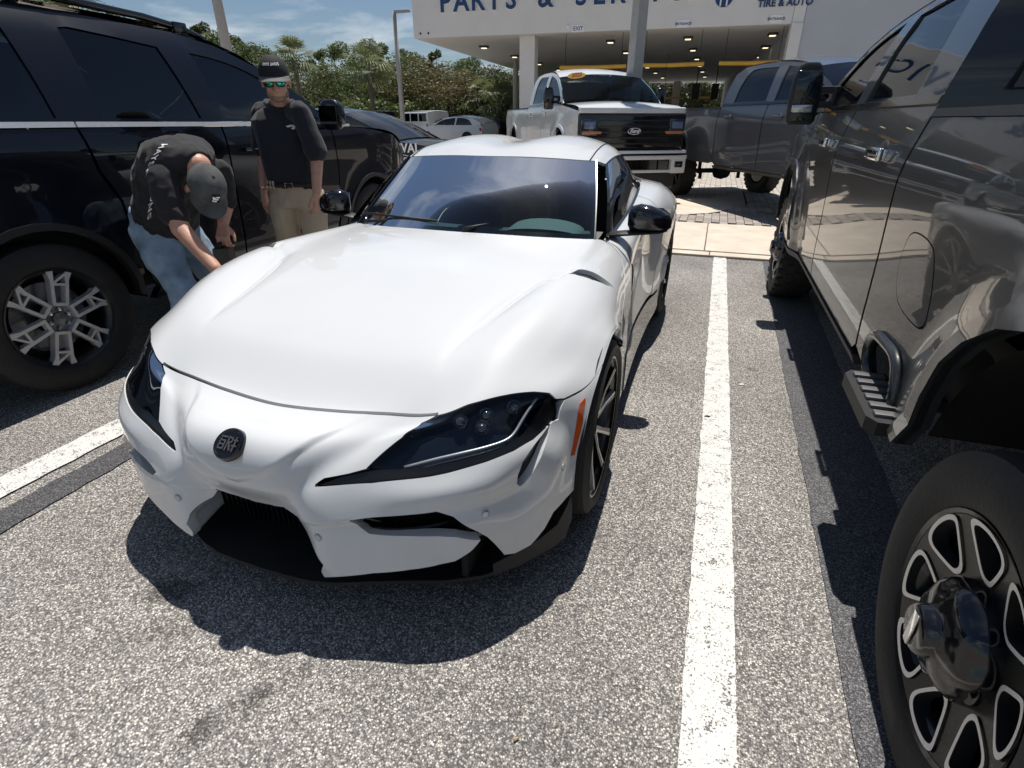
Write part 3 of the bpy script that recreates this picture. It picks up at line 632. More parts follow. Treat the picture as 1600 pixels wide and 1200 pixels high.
# ---------------------------------------------------------------- wheels
def tyre_bm(R, rim, w, s, tread=0, c=(0, 0, 0)):
    bm = bmesh.new(); h = w/2
    prof = [(-h*.80, rim), (-h*.96, rim+(R-rim)*.25), (-h, rim+(R-rim)*.5), (-h*.95, R-.030), (-h*.86, R-.010), (-h*.6, R), (h*.6, R), (h*.86, R-.010), (h*.95, R-.030), (h, rim+(R-rim)*.5), (h*.97, rim+(R-rim)*.28), (h*.92, rim+(R-rim)*.12), (h*.80, rim)]
    lathe(bm, [(a*s+c[0], r) for a, r in prof], 'x', 72, (0, c[1], c[2]))
    if tread:
        n = tread
        for k in range(n):
            t = 2*pi*k/n
            for x0, dt in ((-.72, 0), (-.36, .5), (0, .2), (.36, .5), (.72, 0)):
                tt = t+dt*2*pi/n; Rm = Matrix.Rotation(tt, 3, 'X')
                box(bm, Rm @ Vector((x0*h, 0, R-.003))+Vector((0, 0, 0)), (h*.28, 2*pi*R/n*.62, .014), Rm @ Matrix.Rotation(.25 if x0 else 0, 3, 'Z'))
            # shoulder lugs on the side
            Rm = Matrix.Rotation(t, 3, 'X')
            for sg in (1, -1): box(bm, Rm @ Vector((sg*h*.925, 0, R-.026)), (.010, 2*pi*R/n*.5, .035), Rm @ Matrix.Rotation(sg*.35, 3, 'Y'))
    return bm
def wheel_base(parent, loc, s, R, rim, w, tread=0):
    """tyre + barrel + disc, outer face towards s*x"""
    t = finish('wheel', tyre_bm(R, rim, w, s, tread), RUBBER, parent, True, loc, sharp=35)
    h = w/2
    bm = bmesh.new(); lathe(bm, [(s*h*.86, rim-.002), (s*h*.90, rim+.008), (s*h*.84, rim+.004), (s*h*.7, rim-.018), (s*h*.2, rim-.03), (-s*h*.8, rim-.035), (-s*h*.8, .05), (-s*h*.79, .001)], 'x', 60); finish('barrel', bm, DALLOY, t, True, sharp=40)
    bm = bmesh.new(); lathe(bm, [(s*h*.05, .08), (s*h*.06, rim*.72), (-s*h*.06, rim*.72)], 'x', 48); finish('brake_disc', bm, pm_dim, t, True, sharp=40)
    return t
def bar(bm, a, b, w, x0, x1, w2=None):
    """spoke bar between two (y,z) points with thickness x0..x1"""
    a = Vector(a); b = Vector(b); d = (b-a).normalized(); n = Vector((-d.y, d.x)); w2 = w2 or w
    q = [a+n*w/2, b+n*w2/2, b-n*w2/2, a-n*w/2]
    prism(bm, [(p.x, p.y) for p in q], x0, x1, 'x')
def coupe_wheel(parent, loc, s, w):
    t = wheel_base(parent, loc, s, .338, .262, w); h = w/2
    for k in range(5):
        a = 2*pi*k/5+.35
        bm = bmesh.new(); fm = bmesh.new()
        for da, e in ((-.16, -.30), (.16, .30)):
            A = (cos(a+da*.9)*.055, sin(a+da*.9)*.055); B = (cos(a+e)*.252, sin(a+e)*.252); 
            d = Vector(B)-Vector(A)
            P = [(Vector(A), .028, h*.62), (Vector(A)+d*.5, .022, h*.70), (Vector(B), .030, h*.86)]
            n = Vector((-d.y, d.x)).normalized()
            R = []
            for p, wd, x in P:
                R.append([bm.verts.new((s*x, p.x+n.x*wd/2, p.y+n.y*wd/2)), bm.verts.new((s*x, p.x-n.x*wd/2, p.y-n.y*wd/2)), bm.verts.new((s*(x-.035), p.x-n.x*wd*.4, p.y-n.y*wd*.4)), bm.verts.new((s*(x-.035), p.x+n.x*wd*.4, p.y+n.y*wd*.4))])
                
            for X, Y in zip(R, R[1:]):
                for i in range(4): bm.faces.new((X[i], X[(i+1) % 4], Y[(i+1) % 4], Y[i]))
            # machined edge on one flank
            sg = 1 if e > 0 else -1
            F = [[fm.verts.new((s*(x+.001), p.x-sg*n.x*wd*.5, p.y-sg*n.y*wd*.5)), fm.verts.new((s*(x+.001), p.x-sg*n.x*wd*.10, p.y-sg*n.y*wd*.10)), fm.verts.new((s*(x-.016), p.x-sg*n.x*(wd*.5+.001), p.y-sg*n.y*(wd*.5+.001)))] for p, wd, x in P]
            for X, Y in zip(F, F[1:]): fm.faces.new((X[0], X[1], Y[1], Y[0])); fm.faces.new((X[2], X[0], Y[0], Y[2]))
        finish('spoke', bm, DALLOY, t); finish('spoke_edge', fm, ALLOY, t)
    bm = bmesh.new(); lathe(bm, [(s*h*.60, .001), (s*h*.62, .03), (s*h*.56, .034), (s*h*.60, .036), (s*h*.58, .075), (s*h*.3, .085)], 'x', 30); finish('hub_cap', bm, DALLOY, t, True, sharp=30)
    bm = bmesh.new(); lathe(bm, [(s*h*.90, .262), (s*h*.90, .2685), (s*h*.86, .2685)], 'x', 60); finish('rim_lip', bm, ALLOY, t)
    return t
for s in (1, -1):
    coupe_wheel(coupe, (s*.795, -1.235, .338), s, .245); coupe_wheel(coupe, (s*.800, 1.235, .338), s, .255)
    for yc in (-1.235, 1.235):
        bm = bmesh.new(); lathe(bm, [(s*.60, .05), (s*.60, .385), (s*.895, .385)], 'x', 32, (0, yc, .335), (-.25, pi+.25))
        finish('wheel_housing', bm, DARKIN, coupe, True, sharp=40)
# ---------------------------------------------------------------- generic vehicle body (forward = local +y)
def interp(T, z):
    if z <= T[0][0]: return T[0][1]
    for (a, b), (c, d) in zip(T, T[1:]):
        if z <= c:
            t = (z-a)/(c-a); return b+(d-b)*t*t*(3-2*t) if False else b+(d-b)*t
    return T[-1][1]
def spline1(T):
    """smooth 1-D interpolation table"""
    X = [t[0] for t in T]; Y = [t[1] for t in T]; n = len(T)
    def f(x):
        if x <= X[0]: return Y[0]
        if x >= X[-1]: return Y[-1]
        i = max(k for k in range(n-1) if X[k] <= x); h = X[i+1]-X[i]; t = (x-X[i])/h
        m0 = (Y[i+1]-Y[i-1])/(X[i+1]-X[i-1]) if i > 0 else (Y[1]-Y[0])/(X[1]-X[0])
        m1 = (Y[i+2]-Y[i])/(X[i+2]-X[i]) if i+2 < n else (Y[-1]-Y[-2])/(X[-1]-X[-2])
        return (2*t**3-3*t*t+1)*Y[i]+(t**3-2*t*t+t)*h*m0+(-2*t**3+3*t*t)*Y[i+1]+(t**3-t*t)*h*m1
    return f
class Body:
    def __init__(s, root, prof, plan, bulges=(), lift=0.0):
        s.root = root; s.pf = spline1(prof); s.pl = spline1(plan); s.b = bulges; s.lift = lift; s.zk = 1.0
    def h(s, y, z):
        w = s.pf(z)*s.pl(y)
        for (yc, zc, r0, r1, amt) in s.b:
            r = sqrt((y-yc)**2+(z-zc)**2)
            if r < r1:
                t = min(1, max(0, (r1-r)/(r1-r0))); w += amt*t*t*(3-2*t)
        return w
    def side(s, name, poly, mat, sides=(1, -1), holes=(), off=0.0, step=.07, depth=.02, parent=None, sharp=35, rim=True):
        res = []
        for sd in sides:
            bm = bmesh.new()
            f = lambda y, z: Vector((sd*(s.h(y, z)+off), y, s.zm(z)+s.lift))
            sheet_bm(bm, poly, f, step, step, holes=holes, rim=(lambda y, z: Vector((-sd*depth, 0, 0))) if rim else None, flip=(sd < 0))
            res.append(finish(name, bm, mat, parent or s.root, True, sharp=sharp, recalc=False))
        return res
    def strip(s, name, pts, mat, crown=.03, off=0.0, parent=None, inset=0.0, nx=8, sharp=35, up=Vector((0, 0, 1)), frac=(-1, 1), smooth=5, back=0.0):
        """surface across the body through (y,z) points"""
        P = smooth_poly(pts, smooth, closed=False) if smooth else [(p[0], p[1]) for p in pts]
        bm = bmesh.new(); R = []
        for i, (y, z) in enumerate(P):
            a = Vector(P[max(i-1, 0)]); b = Vector(P[min(i+1, len(P)-1)]); d = (b-a).normalized(); n = Vector((-d.y, d.x)) if d.x < 0 else Vector((d.y, -d.x))*-1
            n = Vector((-d.y, d.x))
            w = s.h(y, z)+off-inset; row = []
            for k in range(nx+1):
                t = frac[0]+(frac[1]-frac[0])*k/nx; c = crown*(1-t*t)-crown*0
                row.append(bm.verts.new((t*w, y+n.x*c*s.cs-back*t*t, s.zm(z)+n.y*c*s.cs+s.lift)))
            R.append(row)
        for A, B in zip(R, R[1:]):
            for k in range(nx): bm.faces.new((A[k], A[k+1], B[k+1], B[k]))
        return finish(name, bm, mat, parent or s.root, True, sharp=sharp, recalc=False)
    cs = 1.0
    def zm(s, z): return z if z < 1.42 else 1.42+(z-1.42)*s.zk
def groove(parent, f, pts, r=.004, name='shut_line', mat=None):
    bm = bmesh.new(); tube(bm, [f(*p) for p in pts], r, 5); return finish(name, bm, mat or DARKIN, parent, True)
def arc(cy, cz, r, a0, a1, n=16): return [(cy+r*cos(radians(a0+(a1-a0)*i/n)), cz+r*sin(radians(a0+(a1-a0)*i/n))) for i in range(n+1)]
TYREMAT = RUBBER
def truck_wheel(parent, loc, s, R=.43, w=.29, style='window', tread=28, rim=.262):
    t = wheel_base(parent, loc, s, R, rim, w, tread); h = w/2
    if style == 'window':   # eight windows with bright machined outlines, tall hub cover with nuts
        bm = bmesh.new(); lathe(bm, [(s*h*.42, .09), (s*h*.50, .13), (s*h*.62, .20), (s*h*.80, rim-.004)], 'x', 64)
        n = 8; hol = []
        bm.free(); bm = bmesh.new(); fm = bmesh.new(); wm = bmesh.new()
        X = lambda r: s*(h*.62+(r-.11)*.24*h/.15)
        for k in range(n):
            a0 = 2*pi*(k+.5)/n+radians(12)
            # window outline in polar form (angle offset, radius)
            lf = k % 2
            sg_ = 1 if lf else -1; W_ = [(sg_*a, r) for a, r in ((-.12, .160), (.06, .150), (.18, .172), (.27, .215), (.22, .238), (.02, .247), (-.19, .245), (-.23, .225))]
            c = smooth_poly(W_, 4); pts = [(r*cos(a0+a), r*sin(a0+a), r) for a, r in c]
            ctr = (sum(p[0] for p in pts)/len(pts), sum(p[1] for p in pts)/len(pts))
            O = [(ctr[0]+(p[0]-ctr[0])*1.22, ctr[1]+(p[1]-ctr[1])*1.22) for p in pts]
            def V3(b, p, dx=0): 
                r = sqrt(p[0]**2+p[1]**2); return b.verts.new((X(r)+s*dx, p[0], p[1]))
            a = [V3(fm, p, .004) for p in pts]; b = [V3(fm, p, .004) for p in O]; a2 = [V3(wm, p, .003) for p in pts]; c2 = [V3(wm, p, -.03) for p in pts]; [wm.faces.new((c2[i], c2[(i+1) % len(c2)], a2[(i+1) % len(c2)], a2[i])) for i in range(len(c2))]
            m = len(a)
            for i in range(m): j = (i+1) % m; fm.faces.new((a[i], a[j], b[j], b[i]))
            hol.append(pts)
        # the black face between the windows
        V, F = cdt([(rim*.985*cos(2*pi*i/64), rim*.985*sin(2*pi*i/64)) for i in range(64)], [[(p[0], p[1]) for p in q] for q in hol], .022, .022)
        vs = [bm.verts.new((X(max(.10, sqrt(v.x**2+v.y**2))), v.x, v.y)) for v in V]
        for f in F: bm.faces.new([vs[i] for i in f])
        finish('wheel_face', bm, pmat('gloss_black_alloy', (.003, .003, .003), .34, 0, .15, spec=.2) if 'gloss_black_alloy' not in MATS else MATS['gloss_black_alloy'], t, True, sharp=40)
        finish('machined_edge', fm, pmat('machined_outline', (.72, .70, .66), .45, .35) if 'machined_outline' not in MATS else MATS['machined_outline'], t, True, sharp=30)
        bm = bmesh.new(); rr_ = lathe(bm, [(s*h*.45, .128), (s*h*.62, .128), (s*h*.78, .125), (s*h*.92, .118), (s*h*1.03, .104), (s*h*1.10, .084), (s*h*1.14, .062), (s*h*1.20, .056), (s*h*1.30, .053), (s*h*1.34, .045), (s*h*1.32, .001)], 'x', 96)
        for i, ring in enumerate(rr_[:7]):   # eight raised flutes over the nuts
            for v_ in ring:
                a_ = atan2(v_.co.z, v_.co.y); k_ = 1+(.034*cos(8*a_)-.01)*(0, .35, .8, 1, 1, .7, .2)[i]; v_.co.y *= k_; v_.co.z *= k_
        finish('window_wall', wm, DARKIN, t, True)
        hub = finish('hub_cover', bm, MATS.get('gloss_hub') or pmat('gloss_hub', (.004, .004, .005), .14, 0, .5), t, True, sharp=85)
        for k in range(0):
            bm = bmesh.new(); a = 2*pi*k/8; lathe(bm, [(s*h*.70, .019), (s*h*1.0, .017), (s*h*1.10, .010), (s*h*1.12, .001)], 'x', 10, (0, .092*cos(a), .092*sin(a)))
            finish('wheel_nut', bm, MATS['gloss_black_alloy'], hub, True, sharp=35)
        bm = bmesh.new(); box(bm, (s*(h*1.335+.003), 0, .0), (.006, .022, .086), None, .003); finish('hub_badge', bm, CHROME, hub, True, sharp=40)
    elif style == 'spoke6':
        bm = bmesh.new(); x0, x1 = s*h*.50, s*h*.80
        nuts = []
        for k in range(6):
            a = 2*pi*k/6+radians(14); d = Vector((cos(a), sin(a))); nn = Vector((-d.y, d.x))
            for o in (-.031, .031):
                A = d*.072+nn*o*1.0; B = d*.226+nn*o*1.25; bar(bm, A, B, .0165, x0, x1, .0175)
            bar(bm, d*.078-nn*.035, d*.078+nn*.035, .016, x0, x1-.0011*s)
            bar(bm, d*.185-nn*.032, d*.185+nn*.032, .012, x0, x1-.0013*s)
            # forked ends that widen into the rim
            bar(bm, d*.205+nn*.036, d*.252+nn*.046, .018, x0, x1-.0009*s, .032); bar(bm, d*.205-nn*.036, d*.252-nn*.046, .018, x0, x1-.0007*s, .032)
            bar(bm, d*.19+nn*.03, d*.250-nn*.040, .012, x0, x1-.0017*s)
            pts = [d*.03, d*.085+nn*.035, d*.085-nn*.035]
            nb = bmesh.new(); lathe(nb, [(s*h*.62, .011), (s*h*.70, .010), (s*h*.71, .001)], 'x', 8, (0, d.x*.052, d.y*.052)); nuts.append(nb)
        finish('spoke', bm, ALLOY, t, sharp=30)
        bm = bmesh.new(); lathe(bm, [(s*h*.60, .262), (s*h*.805, .262), (s*h*.805, .281), (s*h*.90, .285)], 'x', 72); finish('rim_lip', bm, ALLOY, t, True, sharp=30)
        bm = bmesh.new(); lathe(bm, [(s*h*.45, .085), (s*h*.55, .075), (s*h*.58, .035), (s*h*.68, .033), (s*h*.70, .001)], 'x', 32); hb = finish('hub_cap', bm, pm_dim, t, True, sharp=30)
        [finish('wheel_nut', nb, CHROME, hb, True, sharp=30) for nb in nuts]
    else:
        bm = bmesh.new()
        for k in range(6):
            a = 2*pi*k/6; d = Vector((cos(a), sin(a))); bar(bm, d*.05, d*.25, .05, s*h*.35, s*h*.60, .035)
        finish('spoke', bm, DALLOY, t)
        bm = bmesh.new(); lathe(bm, [(s*h*.30, .09), (s*h*.62, .07), (s*h*.65, .001)], 'x', 24); finish('hub_cap', bm, DALLOY, t, True, sharp=30)
    return t
# ---------------------------------------------------------------- pickup trucks
def pickup(loc, rz, paint, label, lift=0.0, R=.43, style='window', front='heavy', group=None, det=True, tyre_x=.90, step=.07, glass=None, roofk=1.0):
    root = empty('pickup_truck', loc, rz, label=label, cat='pickup truck', group=group)
    glass = glass or GLASSD
    prof = [(.45,.955),(.52,.985),(.62,.997),(.80,1.004),(.95,1.010),(1.10,1.018),(1.20,1.020),(1.27,1.008),(1.35,.988),(1.42,.968),(1.50,.945),(1.60,.915),(1.70,.880),(1.80,.835),(1.88,.78),(1.94,.70),(2.0,.55)]
    B = Body(root, prof, [(-1.2,.985),(-.9,1.0),(4.3,1.0),(4.8,.975),(5.1,.93)], [(0,.42,.58,.80,.050),(4.06,.42,.58,.80,.050)], lift); B.zk = roofk
    arch = [(-.53,.56),(-.45,.66),(-.44,.75),(-.40,.86),(-.33,.94),(-.22,1.01),(-.10,1.045),(0,1.052),(.10,1.045),(.22,1.01),(.33,.94),(.40,.86),(.44,.75),(.45,.66),(.53,.56)]
    fuel = smooth_poly([(.98,.84),(1.065,.93),(1.055,1.03),(.99,1.065),(.85,1.06),(.78,1.02),(.72,.90),(.745,.83)], 4)
    ctr = (.895, .955); fd = [(ctr[0]+(p[0]-ctr[0])*.965, ctr[1]+(p[1]-ctr[1])*.965) for p in fuel]
    hole = [(.76,.545),(1.05,.545),(1.13,.62),(1.08,.69),(.95,.705),(.84,.705),(.78,.66)]
    bed = [(-1.15,.60),(-.75,.57)]+arch[::1]+[(.62,.545),(.70,.535),(1.20,.535),(1.31,.56),(1.315,1.0),(1.315,1.385),(-1.15,1.385)]
    if det:
        B.side('bed_side', bed, paint, sides=(-1,), holes=[fuel, hole], step=step); B.side('fuel_door', fd, paint, sides=(-1,), off=.001, step=.04, depth=.012)
        B.side('recess', [(.6,.8),(1.2,.8),(1.2,1.1),(.6,1.1)], DARKIN, sides=(-1,), off=-.03, rim=False)
        B.side('bed_side', bed, paint, sides=(1,), step=step)
    else: B.side('bed_side', bed, paint, step=step)
    B.side('bed_rail_cap', [(-1.16,1.388),(1.318,1.388),(1.318,1.412),(-1.16,1.412)], MATTB, off=.004, step=.1, depth=.10)
    rear = [(1.335,.56),(1.335,1.42),(2.61,1.42),(2.61,.52),(1.40,.52)]; frontd = [(2.63,.52),(2.63,1.42),(3.88,1.42),(3.90,1.0),(3.86,.70),(3.74,.52)]
    for poly in (rear, frontd): B.side('door', poly, paint, step=step)
    archf = [(4.06+a, b) for a, b in arch]
    B.side('front_fender', [(3.76,.52),(3.88,.70),(3.92,1.0),(3.90,1.42),(4.5,1.36),(5.0,1.30),(5.05,.75),(4.75,.62)]+archf[::-1][:0]+[(p[0], p[1]) for p in archf[::-1]], paint, step=step)
    # wheel arch lips and rockers
    for c in (0, 4.06):
        o = [(c+a*1.10, .42+(b-.42)*1.075) for a, b in arch]
        B.side('wheel_arch_trim', o+[(c+a, b) for a, b in arch[::-1]], paint, off=.012, step=step, depth=.05)
    B.side('rocker_trim', [(1.34,.47),(3.74,.47),(3.74,.512),(1.34,.512)], MATTB, off=.010, step=.1, depth=.05)
    # cab pillars with the window openings
    w1 = smooth_poly([(1.66,1.455,1),(2.52,1.455,1),(2.50,1.825,1),(1.98,1.835),(1.80,1.80),(1.70,1.66)], 3); w2 = smooth_poly([(2.72,1.455,1),(3.86,1.455,1),(3.62,1.60),(3.28,1.73),(3.0,1.79),(2.72,1.825,1)], 3)
    cabside = [(1.335,1.425),(3.95,1.425),(4.05,1.44),(3.72,1.62),(3.34,1.765),(3.0,1.835),(2.6,1.875),(2.0,1.885),(1.60,1.87),(1.42,1.80),(1.36,1.60)]
    B.side('cab_pillar', cabside, paint, holes=[w1, w2], step=step)
    def grow(w, k):
        c = (sum(p[0] for p in w)/len(w), sum(p[1] for p in w)/len(w)); return [(c[0]+(p[0]-c[0])*k, c[1]+(p[1]-c[1])*k) for p in w]
    for w in (w1, w2):
        B.side('window', grow(w, 1.02), glass, off=-.012, step=.12, rim=False)
        B.side('window_frame', w, GLOSSB, holes=[grow(w, .955)], off=-.006, step=.1, depth=.01)
    B.side('belt_trim', [(1.34,1.428),(3.95,1.428),(3.95,1.452),(1.34,1.452)], GLOSSB, off=.005, step=.1, depth=.02)
    # roof, rear wall of the cab, windscreen, hood
    B.strip('roof', [(1.42,1.80),(1.60,1.87),(2.0,1.90),(2.6,1.89),(3.0,1.85),(3.34,1.78)], paint, crown=.06)
    B.strip('windscreen', [(3.34,1.78),(3.72,1.62),(4.02,1.455)], GLASSW if front == 'half' else glass, crown=.07)
    B.strip('cab_back', [(1.335,.8),(1.335,1.42),(1.36,1.60),(1.42,1.80)], paint, crown=.02)
    B.strip('rear_window', [(1.335,1.47),(1.36,1.60),(1.405,1.74)], glass, crown=.02, off=-.16, inset=.0, back=0.012).location = (0, -.028, 0)
    B.strip('hood', [(3.98,1.425),(4.3,1.425),(4.8,1.39),(5.03,1.32),(5.06,1.27)], paint, crown=.05)
    bm = bmesh.new(); box(bm, (0, .1, .98+lift), (1.84, 2.42, .03)); box(bm, (0, 1.30, 1.18+lift), (1.84, .03, .42)); box(bm, (0, -1.13, 1.0+lift), (1.9, .05, .74)); finish('bed_floor', bm, MATTB, root)
    bm = bmesh.new(); box(bm, (0, 2.0, .62+lift), (1.2, 5.6, .14)); box(bm, (0, 2.6, .66+lift), (1.80, 2.4, .10)); box(bm, (0, 4.3, .95+lift), (1.5, 1.3, .5)); finish('chassis', bm, DARKIN, root)
    bm = bmesh.new(); tube(bm, [(-.85, 0, R), (.85, 0, R)], .045, 10); lathe(bm, [(-.17, .06), (-.12, .14), (0, .17), (.12, .14), (.17, .06)], 'x', 20, (0, 0, R)); box(bm, (-.5, .02, R+.15), (.05, .05, .4)); box(bm, (.5, .02, R+.15), (.05, .05, .4)); box(bm, (-.42, -.06, R-.1), (.05, .05, .12)); box(bm, (.42, -.06, R-.1), (.05, .05, .12)); finish('rear_axle', bm, DARKIN, root, True, sharp=40)
    for s in (1, -1):
        for yc in (0, 4.06):
            truck_wheel(root, (s*tyre_x, yc, R), s, R, style=style, tread=0 if (det and yc == 0) else 30)
            bm = bmesh.new(); lathe(bm, [(s*.55, .08), (s*.56, .60), (s*.955, .60)], 'x', 24, (0, yc, .44+lift), (.22, pi-.22)); finish('wheel_housing', bm, DARKIN, root, True, sharp=40)
        # door handles: chrome bar over a cup
        for yh in (1.68, 2.98) if s < 0 or not det else (1.68, 2.98):
            z = 1.255+lift; x = s*(B.h(yh, 1.25)+.020)
            bm = bmesh.new(); box(bm, (x+s*.006, yh, z), (.024, .21, .048), None, .011, 3); box(bm, (x-s*.014, yh-.08, z), (.035, .035, .036), None, .008); box(bm, (x-s*.014, yh+.09, z), (.035, .026, .036), None, .008)
            hd = finish('door_handle', bm, CHROME if det else paint, root, True, sharp=40)
            bm = bmesh.new(); lathe(bm, [(s*(B.h(yh, 1.25)+.0022), .0001), (s*(B.h(yh, 1.25)+.0022), .055), (s*(B.h(yh, 1.25)-.01), .062)], 'x', 24, (0, yh, z-.01)); finish('handle_cup', bm, MATTB, hd, True)
        # folding tow mirror
        bm = bmesh.new(); x0 = s*1.13
        S_ = [(1.345, .075, .05), (1.37, .095, .075), (1.50, .10, .085), (1.62, .095, .082), (1.70, .078, .07), (1.725, .05, .045)]
        Rr = []
        for z, a, b in S_:
            ring = []
            for k in range(20):
                t = 2*pi*k/20; cx = math.copysign(abs(cos(t))**.6, cos(t)); cy = math.copysign(abs(sin(t))**.6, sin(t)); ring.append(bm.verts.new((x0+cx*a, 3.62+cy*b*(1.0 if cy > 0 else .45), z+lift)))
            Rr.append(ring)
        for A, C_ in zip(Rr, Rr[1:]):
            for k in range(20): bm.faces.new((A[k], A[(k+1) % 20], C_[(k+1) % 20], C_[k]))
        bm.faces.new(Rr[0]); bm.faces.new(Rr[-1])
        mr = finish('tow_mirror', bm, MATTB if det else GLOSSB, root, True, sharp=45)
        bm = bmesh.new(); box(bm, (s*1.0, 3.63, 1.47+lift), (.22, .03, .045), None, .01); box(bm, (s*1.0, 3.63, 1.56+lift), (.22, .03, .045), None, .01); box(bm, (s*.945, 3.66, 1.50+lift), (.03, .10, .16), None, .01); finish('mirror_arm', bm, MATTB, mr, True, sharp=40)
        bm = bmesh.new(); box(bm, (x0, 3.578, 1.57+lift), (.15, .006, .22), None, .003); box(bm, (x0, 3.578, 1.405+lift), (.15, .006, .07), None, .003); finish('mirror_glass', bm, MATS.get('dark_mirror') or pmat('dark_mirror', (.05, .055, .06), .04, 1.0), mr, True)
        bm = bmesh.new(); box(bm, (x0+s*.01, 3.555, 1.445+lift), (.13, .06, .05), None, .012); finish('mirror_lamp', bm, pmat('mirror_lamp_chrome', (.5, .5, .5), .15, .8) if 'mirror_lamp_chrome' not in MATS else MATS['mirror_lamp_chrome'], mr, True, sharp=40)
    if det:
        # box side step: rounded frame round a dark opening and a ribbed tread hanging below
        f = lambda y, z, o=0: Vector((-(B.h(y, z)+o), y, z))
        bm = bmesh.new(); lp = smooth_poly([(hole[i][0], hole[i][1]) for i in range(len(hole))], 3)
        tube(bm, [f(y, z, .006) for y, z in lp], .020, 8, closed=True); finish('step_frame', bm, paint, root, True)
        B.side('step_recess', [(.6,.5),(1.25,.5),(1.25,.8),(.6,.8)], DARKIN, sides=(-1,), off=-.16, rim=False)
        bm = bmesh.new(); prism(bm, [(-1.095, .66), (-1.07, .625), (-.96, .625), (-.96, 1.02), (-1.07, 1.02), (-1.095, .985)], .525, .57)
        st = finish('side_step', bm, MATTB, root, sharp=30)
        bm = bmesh.new()
        for k in range(6): box(bm, (-1.025, .675+k*.059, .575), (.095, .034, .014), None, .005)
        finish('step_tread', bm, pmat('step_rib', (.16, .16, .165), .35, .3) , st, True, sharp=40)
        bm = bmesh.new(); box(bm, (-.85, .85, .56), (.25, .06, .04)); finish('step_bracket', bm, MATTB, st)
        bm = bmesh.new(); tube(bm, [(1.0, 4.5, 1.40), (1.01, 4.42, 1.9)], .003, 6); finish('antenna', bm, MATTB, root)
        # mud flap / underside behind rear wheel
    else:
        bm = bmesh.new(); tube(bm, [(-.93, 4.25, 1.42+lift), (-.95, 4.12, 2.25+lift)], .004, 6); finish('antenna', bm, MATTB, root)
    # front end
    z = lift
    if front == 'heavy':
        bm = bmesh.new(); box(bm, (0, 5.06, .98+z), (1.75, .06, .55), None, .02); finish('grille', bm, GLOSSB, root, True, sharp=40)
        bm = bmesh.new(); box(bm, (0, 5.12, .60+z), (1.98, .22, .26), None, .04); finish('front_bumper', bm, CHROME, root, True, sharp=40)
        for s in (1, -1): bm = bmesh.new(); box(bm, (s*.86, 5.03, 1.05+z), (.22, .14, .42), None, .03); finish('headlight', bm, pm_dim, root, True, sharp=40)
    return root, B
near_truck, NB = pickup((1.64, 1.03, 0), 0, GREYP, 'dark grey crew cab pickup close beside the camera with its rear wheel in view', R=.405, step=.05)
# ---------------------------------------------------------------- black SUV on the left (its right side faces the coupe)
def arch_pts(c, r, zc, z0, n=16):
    a0 = math.degrees(math.asin(max(-1, min(1, (z0-zc)/r)))); return [(c-r*cos(radians(a0+(180-2*a0)*i/n)), zc+r*sin(radians(a0+(180-2*a0)*i/n))) for i in range(n+1)]
suv = empty('large_suv', (-4.21, 1.77, 0), label='large glossy black SUV with silver belt trim beside the two men', cat='suv')
SB = Body(suv, [(.40,.955),(.55,.985),(.75,.998),(.95,1.004),(1.10,1.012),(1.22,1.014),(1.30,1.004),(1.36,.985),(1.5,.955),(1.62,.915),(1.74,.865),(1.82,.815),(1.88,.74),(1.93,.6)],
          [(-1.2,.93),(-.9,.985),(-.4,1.0),(2.9,1.0),(3.3,.985),(3.6,.95),(3.85,.88),(4.0,.80)], [(0,.41,.47,.62,.022),(3.10,.41,.47,.62,.022)])
ar, af = arch_pts(0, .465, .41, .42), arch_pts(3.10, .465, .41, .42)
SB.zk = 1.10
SB.side('rear_quarter', [(-1.15,.50),(-.47,.44)]+ar+[(.52,.55),(.50,.95),(.42,1.12),(.39,1.335),(-1.18,1.335)], BLACKP, step=.06)
SB.side('door', [(.54,.56),(.60,.42),(1.345,.42),(1.345,1.335),(.405,1.335),(.435,1.13),(.515,.96)], BLACKP, step=.06)
SB.side('door', [(1.36,.42),(2.46,.42),(2.53,.62),(2.56,1.0),(2.52,1.335),(1.36,1.335)], BLACKP, step=.06)
SB.side('front_fender', [(2.50,.42)]+af[::1]+[(3.70,.45),(3.95,.55),(4.0,.95),(3.90,1.12),(3.6,1.235),(3.2,1.29),(2.6,1.335),(2.535,1.335),(2.575,1.0),(2.545,.62)], BLACKP, step=.06)
SB.side('belt_trim', [(-1.15,1.342),(.392,1.342),(.392,1.368),(-1.15,1.368)], ALLOY, off=.006, step=.08, depth=.02)
SB.side('belt_trim', [(.402,1.342),(2.35,1.335),(2.35,1.36),(.402,1.368)], ALLOY, off=.006, step=.08, depth=.02)
SB.side('wheel_arch_trim', arch_pts(0, .50, .41, .40)+arch_pts(0, .462, .41, .42)[::-1], MATTB, off=.008, step=.06, depth=.05)
SB.side('wheel_arch_trim', arch_pts(3.10, .50, .41, .40)+arch_pts(3.10, .462, .41, .42)[::-1], MATTB, off=.008, step=.06, depth=.05)
SB.side('rocker_trim', [(.55,.36),(2.58,.36),(2.58,.415),(.60,.415)], GLOSSB, off=.02, step=.08, depth=.06)
gw = [smooth_poly([(.56,1.385,1),(1.22,1.385,1),(1.12,1.745,1),(.62,1.785),(.56,1.76,1)], 2), smooth_poly([(1.42,1.385,1),(2.42,1.378,1),(2.15,1.52),(1.80,1.66),(1.55,1.715),(1.34,1.735,1)], 3), smooth_poly([(-.95,1.40,1),(.32,1.385,1),(.28,1.77,1),(-.80,1.75)], 2)]
SB.side('cab_pillar', [(-1.18,1.372),(2.36,1.364),(2.56,1.35),(2.30,1.52),(1.95,1.68),(1.6,1.79),(1.3,1.835),(.5,1.86),(-.9,1.83),(-1.12,1.70)], BLACKP, holes=gw, step=.06)
